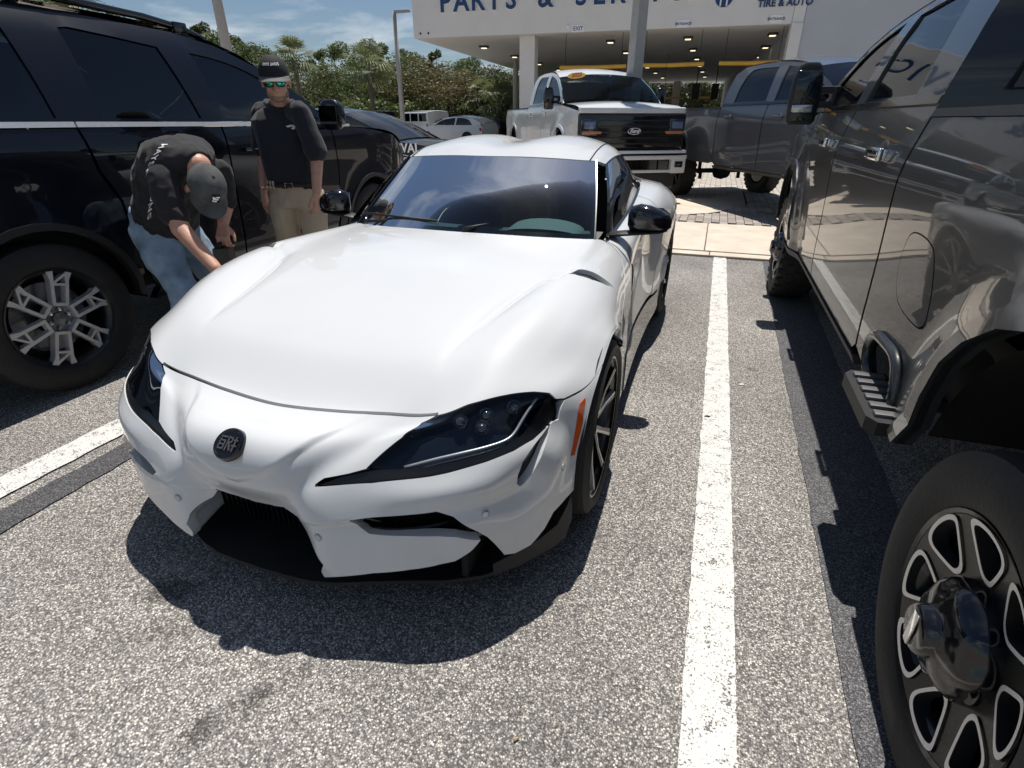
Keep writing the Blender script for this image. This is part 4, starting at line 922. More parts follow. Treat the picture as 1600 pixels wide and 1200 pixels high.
for w in gw:
    c = (sum(p[0] for p in w)/len(w), sum(p[1] for p in w)/len(w)); SB.side('window', [(c[0]+(p[0]-c[0])*1.02, c[1]+(p[1]-c[1])*1.02) for p in w], GLASSD, off=-.010, step=.12, rim=False)
SB.strip('roof', [(-1.15,1.70),(-.95,1.84),(0,1.88),(.8,1.885),(1.4,1.855),(1.75,1.77)], BLACKP, crown=.05)
SB.strip('windscreen', [(1.75,1.77),(2.2,1.56),(2.60,1.355)], GLASSD, crown=.06)
SB.strip('hood', [(2.56,1.33),(3.0,1.315),(3.5,1.275),(3.85,1.18),(3.97,1.05)], BLACKP, crown=.05)
SB.strip('front_fascia', [(3.97,1.05),(4.02,.8),(4.0,.5),(3.85,.36)], GLOSSB, crown=.10)
SB.strip('tailgate', [(-1.05,.4),(-1.2,.8),(-1.2,1.35),(-1.15,1.70)], BLACKP, crown=.04)
bm = bmesh.new(); box(bm, (0, 1.4, .55), (1.6, 4.9, .3)); box(bm, (0, .6, .95), (1.7, 3.2, .55)); box(bm, (0, 3.2, .8), (1.4, .9, .5)); finish('chassis', bm, DARKIN, suv)
for s in (1, -1):
    for yc in (0, 3.10):
        truck_wheel(suv, (s*.865, yc, .405), s, R=.405, w=.275, style='spoke6', tread=0)
        bm = bmesh.new(); lathe(bm, [(s*.55, .08), (s*.56, .50), (s*.985, .50)], 'x', 28, (0, yc, .41), (-.05, pi+.05)); finish('wheel_housing', bm, DARKIN, suv, True, sharp=40)
    for yh in (.62, 1.58):
        x = s*(SB.h(yh, 1.19)+.022); bm = bmesh.new(); box(bm, (x, yh, 1.185), (.018, .20, .03), None, .008); box(bm, (x-s*.012, yh-.085, 1.185), (.024, .02, .024), None, .005); box(bm, (x-s*.012, yh+.085, 1.185), (.024, .02, .024), None, .005); finish('door_handle', bm, GLOSSB, suv, True, sharp=40)
    # roof rail with its two feet
    bm = bmesh.new(); P = [(-.9,1.86),(-.7,1.90),(.5,1.92),(1.15,1.90),(1.42,1.875),(1.6,1.83)]
    tube(bm, [(s*(.80-.01*i), y, z+.042) for i, (y, z) in enumerate(P)], .021, 8); box(bm, (s*.80, -.75, 1.92), (.03, .10, .08), None, .01); box(bm, (s*.775, 1.40, 1.91), (.03, .10, .07), None, .01); finish('roof_rail', bm, GLOSSB, suv, True, sharp=50)
    bm = bmesh.new(); Rr = []
    for z, a, b in [(1.30,.06,.04),(1.325,.095,.07),(1.40,.115,.085),(1.47,.105,.078),(1.515,.07,.05),(1.525,.03,.02)]:
        Rr.append([bm.verts.new((s*1.155+a*math.copysign(abs(cos(t))**.7, cos(t)), 2.36+b*math.copysign(abs(sin(t))**.7, sin(t))*(1 if sin(t) > 0 else .5), z)) for t in [2*pi*k/20 for k in range(20)]])
    for A, C_ in zip(Rr, Rr[1:]):
        for k in range(20): bm.faces.new((A[k], A[(k+1) % 20], C_[(k+1) % 20], C_[k]))
    bm.faces.new(Rr[0]); bm.faces.new(Rr[-1]); box(bm, (s*1.03, 2.36, 1.32), (.14, .07, .04), None, .012); m_ = finish('door_mirror', bm, BLACKP, suv, True, sharp=50)
    bm = bmesh.new(); box(bm, (s*1.155, 2.318, 1.41), (.17, .008, .14), None, .003); finish('mirror_glass', bm, MATS['dark_mirror'], m_)
    bm = bmesh.new(); box(bm, (s*1.165, 2.40, 1.335), (.19, .10, .018), None, .006); finish('mirror_trim', bm, ALLOY, m_, True)
    bm = bmesh.new(); box(bm, (s*.80, 3.90, 1.02), (.16, .12, .22), None, .04); finish('headlight', bm, LENS if False else pm_dim, suv, True, sharp=40)
# ---------------------------------------------------------------- other cars
def car(name, loc, rz, paint, label, sil, green, wins, L, hw=.92, R=.34, wb=(0, 2.8), cat='car', group=None, belt=1.0, style='plain', hoodpts=None, wspts=None, roofpts=None, rearpts=None, glass=None, step=.12, tum=.17, roofz=1.5, trim=None):
    root = empty(name, loc, rz, label=label, cat=cat, group=group); glass = glass or GLASSD
    B = Body(root, [(.2,hw*.96),(.5,hw*.99),(.75,hw),(belt-.1,hw*.99),(belt,hw*.965),(roofz-.08,hw-tum),(roofz,hw-tum-.12)], [(L[0],.86),(L[0]+.3,.96),(L[0]+.8,1),(L[1]-.9,1),(L[1]-.35,.94),(L[1],.78)])
    B.side('body_side', sil, paint, step=step)
    B.side('cab_pillar', green, paint, holes=wins, step=step)
    for w in wins:
        c = (sum(p[0] for p in w)/len(w), sum(p[1] for p in w)/len(w)); B.side('window', [(c[0]+(p[0]-c[0])*1.03, c[1]+(p[1]-c[1])*1.03) for p in w], glass, off=-.012, step=.2, rim=False)
    for nm, pts, mt, cr_ in (('roof', roofpts, paint, .05), ('windscreen', wspts, glass, .05), ('hood', hoodpts, paint, .04), ('rear_panel', rearpts, paint, .03)):
        if pts: B.strip(nm, pts, mt, crown=cr_)
    bm = bmesh.new(); box(bm, (0, (wb[0]+wb[1])/2, .5), (hw*1.6, L[1]-L[0]-.5, .4)); finish('chassis', bm, DARKIN, root)
    for s in (1, -1):
        for yc in wb:
            truck_wheel(root, (s*(hw-.13), yc, R), s, R=R, w=.24, style='plain', tread=0, rim=.235)
        for sg in (.0,):
            bm = bmesh.new(); box(bm, (s*(hw*.80), L[1]-.16, belt-.30), (.30, .18, .14), None, .04); finish('headlight', bm, pm_dim, root, True, sharp=40)
            bm = bmesh.new(); box(bm, (s*(hw*.82), L[0]+.10, belt-.15), (.22, .10, .16), None, .03); finish('tail_lamp', bm, pmat('tail_red', (.35, .01, .01), .25) if 'tail_red' not in MATS else MATS['tail_red'], root, True, sharp=40)
        yy = wspts[-1][0]-.35; bm = bmesh.new(); box(bm, (s*(hw+.10), yy, belt+.07), (.20, .11, .13), None, .04); box(bm, (s*(hw+.0), yy, belt+.02), (.12, .05, .04), None, .01); finish('door_mirror', bm, paint, root, True, sharp=50)
    return root, B
def sil_poly(L, belt, wb, R, nose, zb=.22):
    a = arch_pts(wb[0], R+.05, R, zb+.02, 10); b = arch_pts(wb[1], R+.05, R, zb+.02, 10)
    return [(L[0], .35), (L[0]+.15, zb+.02)]+a+b+[(L[1]-.12, zb+.05)]+nose+[(L[0], belt)]
def crossover(loc, rz, paint, label, group=None, roofz=1.56, glass=None, name='parked_car', cat='car', sc=1.0):
    L = (-.95, 3.85); wb = (0, 2.98)
    sil = sil_poly(L, 1.02, wb, .36, [(3.85,.45),(3.80,.75),(3.55,.90),(2.95,.985),(2.45,1.02)])
    green = [(-.9,1.025),(2.45,1.025),(2.62,1.01),(2.1,1.25),(1.6,1.43),(1.1,1.51),(.4,1.52),(-.3,1.42),(-.8,1.22)]
    wins = [smooth_poly([(-.35,1.08,1),(.80,1.08,1),(.74,1.44,1),(.3,1.44),(-.1,1.33)], 2), smooth_poly([(.88,1.08,1),(2.30,1.08,1),(1.9,1.28),(1.5,1.39),(.84,1.44,1)], 2)]
    return car(name, loc, rz, paint, label, sil, green, wins, L, .93, .36, wb, cat, group, 1.02, roofz=roofz, hoodpts=[(2.5,1.01),(2.95,.98),(3.5,.90),(3.78,.74),(3.84,.5)], wspts=[(1.45,1.47),(2.0,1.28),(2.55,1.02)], roofpts=[(-.85,1.18),(-.3,1.42),(.4,1.53),(1.0,1.525),(1.45,1.47)], rearpts=[(-.9,.35),(-.98,.8),(-.92,1.1),(-.85,1.18)], glass=glass)
cross, CB = crossover((-8.15, 10.2, 0), -pi/2, BLACKP, 'black crossover with white dealer lettering on its side, beyond the large SUV')
def lettering(parent, f, rows, mat):
    for body, y, z, size, sp in rows:
        # text on the right-hand side (+x): reading direction is -y ... +y is forward, seen from the right side text runs towards +y
        o = f(y, z); M = basis(o, (0, 1, 0), (0, 0, 1)); text_obj('lettering', body, size, mat, M, parent, bold=.006, extrude=.001, spacing=sp)
WLET = pmat('white_vinyl', (.8, .8, .8), .5)
lettering(cross, lambda y, z: (CB.h(y, z)+.004, y, z), [('DUVAL', 2.74, .905, .21, 1.05), ('FORD', 2.74, .58, .15, 1.0)], WLET)
bm = bmesh.new(); tube(bm, [(CB.h(2.3, .76)+.004, 2.74+.17*cos(t), .74+.055*sin(t)) for t in [2*pi*k/28 for k in range(28)]], .006, 6, closed=True); finish('oval_emblem', bm, WLET, cross, True)
text_obj('emblem_script', 'Ford', .09, WLET, basis((CB.h(2.3, .76)+.004, 2.74, .74), (0, 1, 0), (0, 0, 1)), cross, bold=.003, shear=.3)
def boxy(loc, rz, paint, label, spare=True, group=None, cat='suv', name='boxy_suv'):
    L = (-.85, 3.85); wb = (0, 2.95)
    sil = sil_poly(L, 1.18, wb, .42, [(3.85,.55),(3.84,.98),(3.70,1.13),(2.4,1.18)], .42)
    green = [(-.85,1.185),(2.35,1.185),(2.45,1.185),(2.15,1.60),(1.98,1.80),(-.80,1.82)]
    wins = [[(-.70,1.25),(.05,1.25),(.05,1.72),(-.68,1.72)], [(.15,1.25),(.98,1.25),(.98,1.72),(.15,1.72)], [(1.08,1.25),(2.15,1.25),(1.92,1.70),(1.08,1.72)]]
    r, B = car(name, loc, rz, paint, label, sil, green, wins, L, .96, .42, wb, cat, group, 1.18, roofz=1.85, tum=.06, hoodpts=[(2.4,1.17),(3.0,1.16),(3.65,1.13),(3.80,.98),(3.83,.6)], wspts=[(1.97,1.80),(2.15,1.55),(2.42,1.19)], roofpts=[(-.82,1.80),(-.6,1.83),(1.0,1.85),(1.97,1.80)], rearpts=[(-.85,.45),(-.86,1.0),(-.86,1.4),(-.82,1.80)])
    if spare:
        t = finish('spare_wheel', tyre_bm(.40, .24, .26, 1), RUBBER, r, True); t.location = (0, -1.02, 1.02); t.rotation_euler = (0, 0, -pi/2)
        bm = bmesh.new(); lathe(bm, [(.10, .001), (.11, .2), (.08, .24)], 'x', 24); finish('wheel_cover', bm, MATTB, t, True)
    return r
boxy((-17.9, 34.6, 0), radians(62), WHITE, 'white boxy off-road SUV with a spare wheel on its tailgate, in the far lot')
boxy((-21.5, 34.0, 0), radians(62), BLACKP, 'dark boxy SUV left of the white off-road one', spare=False)
crossover((-13.2, 31.0, 0), radians(78), WHITE, 'white sloping-roof car just left of the white pickup in the far lot', name='parked_car')
crossover((-15.0, 38.5, 0), radians(80), BLACKP, 'dark car half hidden behind the white sloping-roof one', name='parked_car')
# ---------------------------------------------------------------- lifted white pickup
wt, WB_ = pickup((-3.98, 14.30, 0), radians(180+31.5), WHITE, 'lifted white pickup with a black grille under the canopy pole', lift=.22, R=.47, style='plain', front='half', det=False, tyre_x=.92, step=.12, roofk=1.32)
wt.scale = (.985, .96, .985)
z = .22
bm = bmesh.new(); box(bm, (0, 5.05, .985+z), (1.96, .12, .58), None, .05, 3); gr = finish('grille', bm, GLOSSB, wt, True, sharp=40)
bm = bmesh.new()
for k in range(5): box(bm, (0, 5.125, .80+k*.09+z), (1.35, .03, .022), None, .006)
for s in (1, -1): box(bm, (s*.03, 5.12, 1.03+z), (.01, .01, .01))
finish('grille_bar', bm, pmat('grille_bar', (.02, .02, .022), .3), gr, True, sharp=40)
bm = bmesh.new(); box(bm, (0, 5.02, 1.315+z), (1.92, .16, .10), None, .035, 3); finish('hood_lip', bm, WHITE, wt, True, sharp=50)
for s in (1, -1):
    bm = bmesh.new(); box(bm, (s*.80, 5.10, 1.06+z), (.30, .10, .26), None, .03); hl = finish('headlight', bm, pmat('headlamp_smoke', (.03, .035, .05), .08, 0, .8) if 'headlamp_smoke' not in MATS else MATS['headlamp_smoke'], wt, True, sharp=40)
    bm = bmesh.new(); box(bm, (s*.80, 5.145, 1.09+z), (.20, .03, .11), None, .012); finish('headlamp_lens', bm, pmat('headlamp_blue', (.12, .16, .28), .05, 0, 1) if 'headlamp_blue' not in MATS else MATS['headlamp_blue'], hl, True, sharp=40)
    bm = bmesh.new(); box(bm, (s*.76, 5.145, .975+z), (.34, .03, .045), None, .012); finish('turn_lamp', bm, pmat('turn_amber', (.50, .18, .08), .2) if 'turn_amber' not in MATS else MATS['turn_amber'], hl, True, sharp=40)
bm = bmesh.new(); box(bm, (0, 5.14, .665+z), (2.0, .16, .055), None, .02); finish('bumper_bar', bm, WHITE, wt, True, sharp=50)
bm = bmesh.new(); box(bm, (0, 5.10, .62+z), (1.98, .10, .05)); finish('bumper_gap', bm, DARKIN, wt)
fb = []
bm = bmesh.new(); box(bm, (0, 5.16, .575+z), (2.02, .18, .07), None, .025)
for s in (1, -1): box(bm, (s*.87, 5.14, .44+z), (.28, .18, .26), None, .03)
box(bm, (0, 5.15, .35+z), (1.5, .14, .05), None, .015); bp = finish('front_bumper', bm, WHITE, wt, True, sharp=50)
bm = bmesh.new(); box(bm, (0, 5.10, .45+z), (1.44, .10, .18)); 
for k in range(-2, 3): box(bm, (k*.26, 5.16, .45+z), (.03, .05, .16))
finish('lower_grille', bm, GLOSSB, bp)
for s in (1, -1): bm = bmesh.new(); box(bm, (s*.87, 5.235, .46+z), (.15, .02, .10), None, .01); finish('fog_lamp', bm, GLOSSB, bp, True)
bm = bmesh.new(); box(bm, (0, 5.02, .20+z), (1.8, .12, .30), None, .03); finish('skid_panel', bm, MATTB, wt)
bm = bmesh.new(); lathe(bm, [(.0, .001), (.0, .98), (-.02, 1.0)], 'y', 40)
for v in bm.verts: v.co = Vector((v.co.x*.115, v.co.y+5.165, v.co.z*.046+.995+z))
em = finish('oval_emblem', bm, pmat('emblem_dark', (.02, .025, .05), .2), wt, True)
bm = bmesh.new(); tube(bm, [(.118*cos(t), 5.17, .049*sin(t)+.995+z) for t in [2*pi*k/36 for k in range(36)]], .007, 6, closed=True); finish('emblem_ring', bm, CHROME, em, True)
text_obj('emblem_script', 'Ford', .085, WLET, basis((0, 5.175, .995+z), (-1, 0, 0), (0, 0, 1)), em, bold=.003, shear=.35)
# oval year sticker on the windscreen
ORG = pmat('sticker_orange', (.90, .48, .08), .5)
def ws_pt(t, x): 
    y = 3.34+(3.72-3.34)*t; zz = 1.895-.21*t; return Vector((x, y+.03+.055*(1-(x/.8)**2), zz+.05+.055*(1-(x/.8)**2)+z))
bm = bmesh.new(); c = ws_pt(.26, .56); cx = bm.verts.new(c); rg = []
ex = Vector((1, -.09, -.09)).normalized(); ey = Vector((0, -.42, 1)).normalized()
for k in range(28): t = 2*pi*k/28; rg.append(bm.verts.new(c+ex*.175*cos(t)+ey*.055*sin(t)))
for k in range(28): bm.faces.new((cx, rg[k], rg[(k+1) % 28]))
st = finish('year_sticker', bm, ORG, wt); M = basis(c+Vector((0, .008, .008)), -ex, ey); text_obj('sticker_text', '2025', .10, pmat('sticker_red', (.45, .12, .03), .5), M, st, bold=.004, shear=.2)
# ---------------------------------------------------------------- blue-grey pickup beyond, nose to the right
gt, GB_ = pickup((.12, 12.25, 0), radians(210), GREYP2, 'raised blue-grey crew cab pickup standing sideways behind the white one', lift=.15, R=.46, style='plain', front='heavy', det=False, tyre_x=.92, step=.12, roofk=1.2)
# ---------------------------------------------------------------- painted lines, seams, kerb, slabs, pavers
PAINT = bpy.data.materials.new('road_paint'); PAINT.use_nodes = True
t = PAINT.node_tree; b = t.nodes['Principled BSDF']; A = t.nodes.new; K = t.links.new
c = A('ShaderNodeTexCoord'); v = A('ShaderNodeTexVoronoi'); v.inputs['Scale'].default_value = 135; K(c.outputs['Object'], v.inputs['Vector'])
n = A('ShaderNodeTexNoise'); n.inputs['Scale'].default_value = 14; n.inputs['Detail'].default_value = 8; n.inputs['Roughness'].default_value = .75; K(c.outputs['Object'], n.inputs['Vector'])
n2 = A('ShaderNodeTexNoise'); n2.inputs['Scale'].default_value = 160; n2.inputs['Detail'].default_value = 3; K(c.outputs['Object'], n2.inputs['Vector'])
m1 = A('ShaderNodeMath'); m1.operation = 'MULTIPLY'; K(n.outputs['Fac'], m1.inputs[0]); K(n2.outputs['Fac'], m1.inputs[1])
r = A('ShaderNodeValToRGB'); r.color_ramp.elements[0].position = .172; r.color_ramp.elements[1].position = .212; r.color_ramp.elements[0].color = (.10, .10, .10, 1); r.color_ramp.elements[1].color = (.62, .61, .58, 1); K(m1.outputs[0], r.inputs[0])
K(r.outputs[0], b.inputs['Base Color']); b.inputs['Roughness'].default_value = .7
bp = A('ShaderNodeBump'); bp.inputs['Strength'].default_value = .35; bp.inputs['Distance'].default_value = .004; bp.invert = True; K(v.outputs['Distance'], bp.inputs['Height']); K(bp.outputs[0], b.inputs['Normal'])
def ragged(name, x0, x1, y0, y1, z, mat, amp=.006, skew=0.0, step=.05, parent=None, **k):
    rng = random.Random(hash(name) % 1000); bm = bmesh.new(); n = int((y1-y0)/step); L_ = []
    for i in range(n+1):
        y = y0+(y1-y0)*i/n; a = (noise.noise(Vector((y*9, x0, 1)))+noise.noise(Vector((y*31, x0, 2)))*.6)*amp; b_ = (noise.noise(Vector((y*9, x1, 5)))+noise.noise(Vector((y*31, x1, 7)))*.6)*amp
        L_.append((bm.verts.new((x0+a+skew*(y-y0), y, z)), bm.verts.new((x1+b_+skew*(y-y0), y, z))))
    for p, q in zip(L_, L_[1:]): bm.faces.new((p[0], p[1], q[1], q[0]))
    return tag(finish(name, bm, mat), **k)
ragged('road_marking', .127, .262, -2.5, 6.34, .004, PAINT, kind='structure')
ragged('road_marking', -2.70, -2.535, -2.5, 6.34, .004, PAINT, kind='structure')
ragged('road_marking', 2.95, 3.09, -2.5, 6.34, .004, PAINT, kind='structure')
ragged('road_marking', -5.45, -5.31, -2.5, 6.34, .004, PAINT, kind='structure')
ragged('sealed_seam', -2.455, -2.305, -2.5, 6.34, .002, SEAL, amp=.010, kind='structure')
ragged('sealed_seam', .473, .80, -2.5, 6.34, .002, SEAL2, amp=.005, skew=.018, kind='structure')
def slabs(name, x0, x1, y0, y1, w, z, mat, jointmat, pname, gap=.012, th=.02, skew=0):
    base = plane(name, x0, x1, y0, y1, z-.012, jointmat, kind='structure')
    me = None; x = x0; 
    while x < x1-.01:
        if me is None:
            bm = bmesh.new(); box(bm, (0, 0, -.02), (w-gap, y1-y0-gap, .04), None, .004, 1); me = bpy.data.meshes.new(pname); bmesh.ops.recalc_face_normals(bm, faces=bm.faces); bm.to_mesh(me); bm.free(); me.materials.append(mat)
        o = bpy.data.objects.new(pname, me); COL.objects.link(o); o.parent = base; o.location = (x+w/2, (y0+y1)/2, z+random.uniform(-.0015, .0015)); x += w
    return base
JOINT = pmat('joint', (.09, .08, .07), .9)
slabs('kerb_strip', -24.24, 14, 6.345, 6.53, 1.52, .022, PAVE, JOINT, 'kerb_stone', .010)
slabs('sidewalk', -24.03, 14, 6.54, 8.44, 1.85, .030, PAVE, JOINT, 'slab', .012)
# paver bands
def paver_mat(name, col):
    m = pmat(name, col, .85, noise_amt=.10, noise_scale=25, bump=.3, bump_scale=200); t = m.node_tree; b = t.nodes['Principled BSDF']
    oi = t.nodes.new('ShaderNodeObjectInfo'); mr = t.nodes.new('ShaderNodeMapRange'); mr.inputs[3].default_value = .78; mr.inputs[4].default_value = 1.18; t.links.new(oi.outputs['Random'], mr.inputs[0])
    s = t.nodes.new('ShaderNodeVectorMath'); s.operation = 'SCALE'; t.links.new(b.inputs['Base Color'].links[0].from_socket, s.inputs[0]); t.links.new(mr.outputs[0], s.inputs['Scale']); t.links.new(s.outputs[0], b.inputs['Base Color']); return m
PV1 = paver_mat('paver_grey', (.33, .29, .26)); PV2 = paver_mat('paver_buff', (.50, .45, .39))
curve = [(-.48, 9.10), (-.02, 9.39), (.17, 9.67), (.35, 10.10), (.62, 10.9)]
def cy(x):
    if x <= -.48: return 9.10-.02*(x+.48)-.12*max(0, -x-.48)
    for (a, b_), (c_, d) in zip(curve, curve[1:]):
        if x <= c_: return b_+(d-b_)*(x-a)/(c_-a)
    return 30
pav = plane('paving', -30, 30, 8.44, 26.2, .004, JOINT, kind='structure')
bm = bmesh.new(); box(bm, (0, 0, -.02), (.108, .222, .04), None, .003, 1); pm1 = bpy.data.meshes.new('paver'); bmesh.ops.recalc_face_normals(bm, faces=bm.faces); bm.to_mesh(pm1); bm.free(); pm1.materials.append(PV1)
pm2 = pm1.copy(); pm2.materials.clear(); pm2.materials.append(PV2)
cnt = 0; rest = {0: [], 1: []}
cells = []
for i in range(-170, 90):
    x = i*.115
    for j in range(0, 76):
        y = 8.56+j*.233+(.115 if i % 2 else 0)
        if y > 26: continue
        conc = y > cy(x) and y < cy(x)+2.0 and x < .62
        if conc: continue
        band = y < min(cy(x), 9.9)
        cells.append((x, y, 0 if band else 1))
def near_key(c): return 0 if (-.75 < c[0] < 1.35 and c[1] < 14.2) else 1
cells.sort(key=lambda c: (near_key(c), c[1]))
bms = {0: bmesh.new(), 1: bmesh.new()}
for (x, y, k) in cells:
    if cnt < 300 and near_key((x, y)) == 0:
        o = bpy.data.objects.new('paver', pm1 if k == 0 else pm2); COL.objects.link(o); o.parent = pav; o.location = (x, y, .028+random.uniform(-.002, .002)); cnt += 1
    else:
        b_ = bms[k]; hx, hy, zz = .054, .111, .028+random.uniform(-.002, .002)
        q = [b_.verts.new(p) for p in ((x-hx, y-hy, zz), (x+hx, y-hy, zz), (x+hx, y+hy, zz), (x-hx, y+hy, zz))]; b_.faces.new(q)
        if near_key((x, y)) == 0 or y < 11:
            q2 = [b_.verts.new((v.co.x, v.co.y, .004)) for v in q]
            for a in range(4): b_.faces.new((q[a], q2[a], q2[(a+1) % 4], q[(a+1) % 4]))
for k in (0, 1):
    o = finish('paver_field', bms[k], (PV1, PV2)[k], pav); o['kind'] = 'stuff'
bm = bmesh.new(); xs = [-24+i*.3 for i in range(74)]+[-1.6, -1.2, -.8, -.48, -.25, -.02, .17, .35, .48, .60]; xs = sorted(x for x in xs if x <= .61)
A_ = [bm.verts.new((x, cy(x), .030)) for x in xs]; B_ = [bm.verts.new((x, cy(x)+1.98, .030)) for x in xs]; C_ = [bm.verts.new((x, cy(x), .006)) for x in xs]
for i in range(len(xs)-1): bm.faces.new((A_[i], A_[i+1], B_[i+1], B_[i])); bm.faces.new((C_[i], C_[i+1], A_[i+1], A_[i]))
tag(finish('concrete_apron', bm, PAVE), kind='structure')
# kerbed planting strip and far road side
plane('far_grass', -200, -16, 44, 60, .01, pmat('grass_green', (.06, .085, .03), .9, noise_amt=.4, noise_scale=2, bump=.6, bump_scale=40), kind='structure')
# ---------------------------------------------------------------- service building
WALL = pmat('stucco_white', (.74, .73, .71), .8, noise_amt=.03, noise_scale=1.2, bump=.25, bump_scale=60)
WALLG = pmat('stucco_grey', (.50, .52, .56), .8, noise_amt=.03, noise_scale=1.0, bump=.25, bump_scale=60)
BLUE = pmat('sign_blue', (.012, .055, .16), .4); WSIGN = pmat('sign_white', (.85, .85, .85), .5)
ang = atan2(.0748, .9972)
bld = empty('service_building', (-14.36, 26.51, 0), ang, label='white dealership service building with a drive-through canopy and blue sign letters', cat='building')
bm = bmesh.new(); box(bm, (8.2, .2, 6.0), (16.4, .40, 2.4), None, .01, 1); box(bm, (.15, 19.2, 6.0), (.3, 37.6, 2.4)); finish('fascia', bm, WALL, bld)
bm = bmesh.new(); box(bm, (9.7, 19.6, 4.88), (18.8, 38.3, .16)); finish('soffit', bm, pmat('soffit_paint', (.74, .72, .68), .8, noise_amt=.03, noise_scale=1), bld)
bm = bmesh.new(); box(bm, (9.7, 19.6, 7.0), (18.6, 38.2, .1)); finish('roof', bm, WALLG, bld)
for (x, y) in ((5.38, .9), (5.38, 19), (5.38, 37), (12.2, 37), (.9, 19), (.9, 37), (9.0, 37)):
    bm = bmesh.new(); box(bm, (x, y, 2.4), (.72, .72, 4.8), None, .01, 1); finish('column', bm, WALL, bld)
bm = bmesh.new(); box(bm, (16.62, .2, 2.4), (.42, .6, 4.8)); box(bm, (16.62, .2, 6.5), (.42, .44, 4.2)); finish('pilaster', bm, WALL, bld)
bm = bmesh.new(); box(bm, (27, .15, 4.3), (20.3, .3, 8.6)); box(bm, (16.9, 19, 4.3), (.3, 37, 8.6)); box(bm, (37, 19, 4.3), (.3, 37, 8.6)); box(bm, (27, 37.5, 4.3), (20.3, .3, 8.6)); finish('wall', bm, WALLG, bld)
bm = bmesh.new(); box(bm, (27, 18.8, 8.55), (20, 37, .1)); finish('flat_roof', bm, WALLG, bld)
# sign letters: real block letters standing proud of the fascia
def sign(body, x, zb, size, bold, mat, dz=0, sp=1.0, ex=.03, outline=True, name='sign_letter', cx=None):
    x0 = x
    for ch in body:
        if ch != ' ':
            if outline: text_obj(name+'_back', ch, size, WSIGN, basis((x0, -.02, zb), (1, 0, 0), (0, 0, 1)), bld, bold=bold+.035, extrude=.02)
            text_obj(name, ch, size, mat, basis((x0, -.06, zb), (1, 0, 0), (0, 0, 1)), bld, bold=bold, extrude=ex)
        x0 += sp
sign('PARTS & SERVICE', 1.67, 6.10, 1.08, .022, BLUE, sp=.776)
for body, x, zc, size in (('EXIT', 7.81, 4.92, .21), ('ENTRANCE', 12.22, 4.94, .125), ('ENTRANCE', 15.80, 4.98, .125)):
    w = .50 if body == 'EXIT' else .46
    bm = bmesh.new(); box(bm, (x, -.015, zc), (w, .03, .27)); p_ = finish('sign_panel', bm, WSIGN, bld); text_obj('sign_text', body, size, BLUE, basis((x, -.033, zc), (1, 0, 0), (0, 0, 1)), p_, bold=.004)
text_obj('sign_letter', 'TIRE & AUTO', .34, BLUE, basis((16.02, -.03, 5.50), (1, 0, 0), (0, 0, 1)), bld, bold=.008, extrude=.02).location = (.0, 0, 0)
text_obj('sign_letter', 'CENTER', .34, BLUE, basis((16.02, -.03, 6.0), (1, 0, 0), (0, 0, 1)), bld, bold=.008, extrude=.02)
bm = bmesh.new()   # round blue emblem with a white figure
lathe(bm, [(-.03, .001), (-.03, .34), (0, .34)], 'y', 36, (13.7, -.01, 5.80)); lg = finish('round_emblem', bm, BLUE, bld, True, sharp=30)
bm = bmesh.new(); tube(bm, [(13.7+.13*cos(t), -.05, 5.74+.13*sin(t)) for t in [radians(a) for a in range(-20, 201, 20)]], .03, 6); box(bm, (13.82, -.05, 5.60), (.06, .03, .22)); box(bm, (13.58, -.05, 5.60), (.06, .03, .22)); lathe(bm, [(-.03, .36), (-.04, .38), (0, .40)], 'y', 36, (13.7, -.01, 5.80)); finish('emblem_figure', bm, WSIGN, lg, True, sharp=30)
bm = bmesh.new(); lathe(bm, [(-.09, .001), (-.09, .06), (0, .09)], 'y', 14, (7.35, 0, 5.02)); finish('wall_lamp', bm, WSIGN, bld, True)
for x in (.35, .75): bm = bmesh.new(); lathe(bm, [(-.05, .001), (-.05, .035), (0, .045)], 'y', 12, (x, 0, 4.98)); finish('wall_sensor', bm, MATTB, bld, True)
LAMP = pmat('lamp_lens', (.9, .8, .6), .4, emit=((1.0, .85, .58), 1.5)); 
for ix, lx in enumerate((-12.3, -5.7, -2.1, 1.5)):
    for ly in (30.2, 35, 40, 45, 50.4, 56.3):
        d = Vector((lx+14.36, ly-26.51)); x = d.x*cos(ang)+d.y*sin(ang); y = -d.x*sin(ang)+d.y*cos(ang)
        bm = bmesh.new(); box(bm, (x, y, 4.745), (.42, .42, .10), None, .02, 1); f_ = finish('ceiling_light', bm, pmat('lamp_bronze', (.06, .055, .05), .5) if 'lamp_bronze' not in MATS else MATS['lamp_bronze'], bld)
        bm = bmesh.new(); box(bm, (x, y, 4.685), (.26, .26, .03), None, .01, 1); finish('lamp_lens', bm, LAMP, f_)
YEL = pmat('bar_yellow', (.68, .38, .05), .45, noise_amt=.08, noise_scale=3)
def clearance(x0, x1, y, z, label):
    m = (x0+x1)/2; L_ = x1-x0; r = empty('clearance_bar', (m, y, z), ang, label=label, cat='clearance bar')
    bm = bmesh.new(); tube(bm, [(-L_/2, 0, 0), (-L_/4, 0, -.01), (0, 0, -.02), (L_/4, 0, -.01), (L_/2, 0, 0)], .085, 12); finish('tube', bm, YEL, r, True, sharp=40)
    for s in (-1, 1):
        bm = bmesh.new(); tube(bm, [(s*L_*.42, 0, .08), (s*L_*.42, 0, 4.8-z-.01)], .012, 6); finish('hanger', bm, MATTB, r)
clearance(-7.45, -4.45, 27.6, 3.5, 'yellow clearance bar hanging left of the canopy pole, above the white pickup')
clearance(-3.9, -1.15, 27.9, 3.52, 'yellow clearance bar hanging just right of the canopy pole')
clearance(-.55, 2.0, 28.2, 3.53, 'yellow clearance bar hanging above the blue-grey pickup cab')
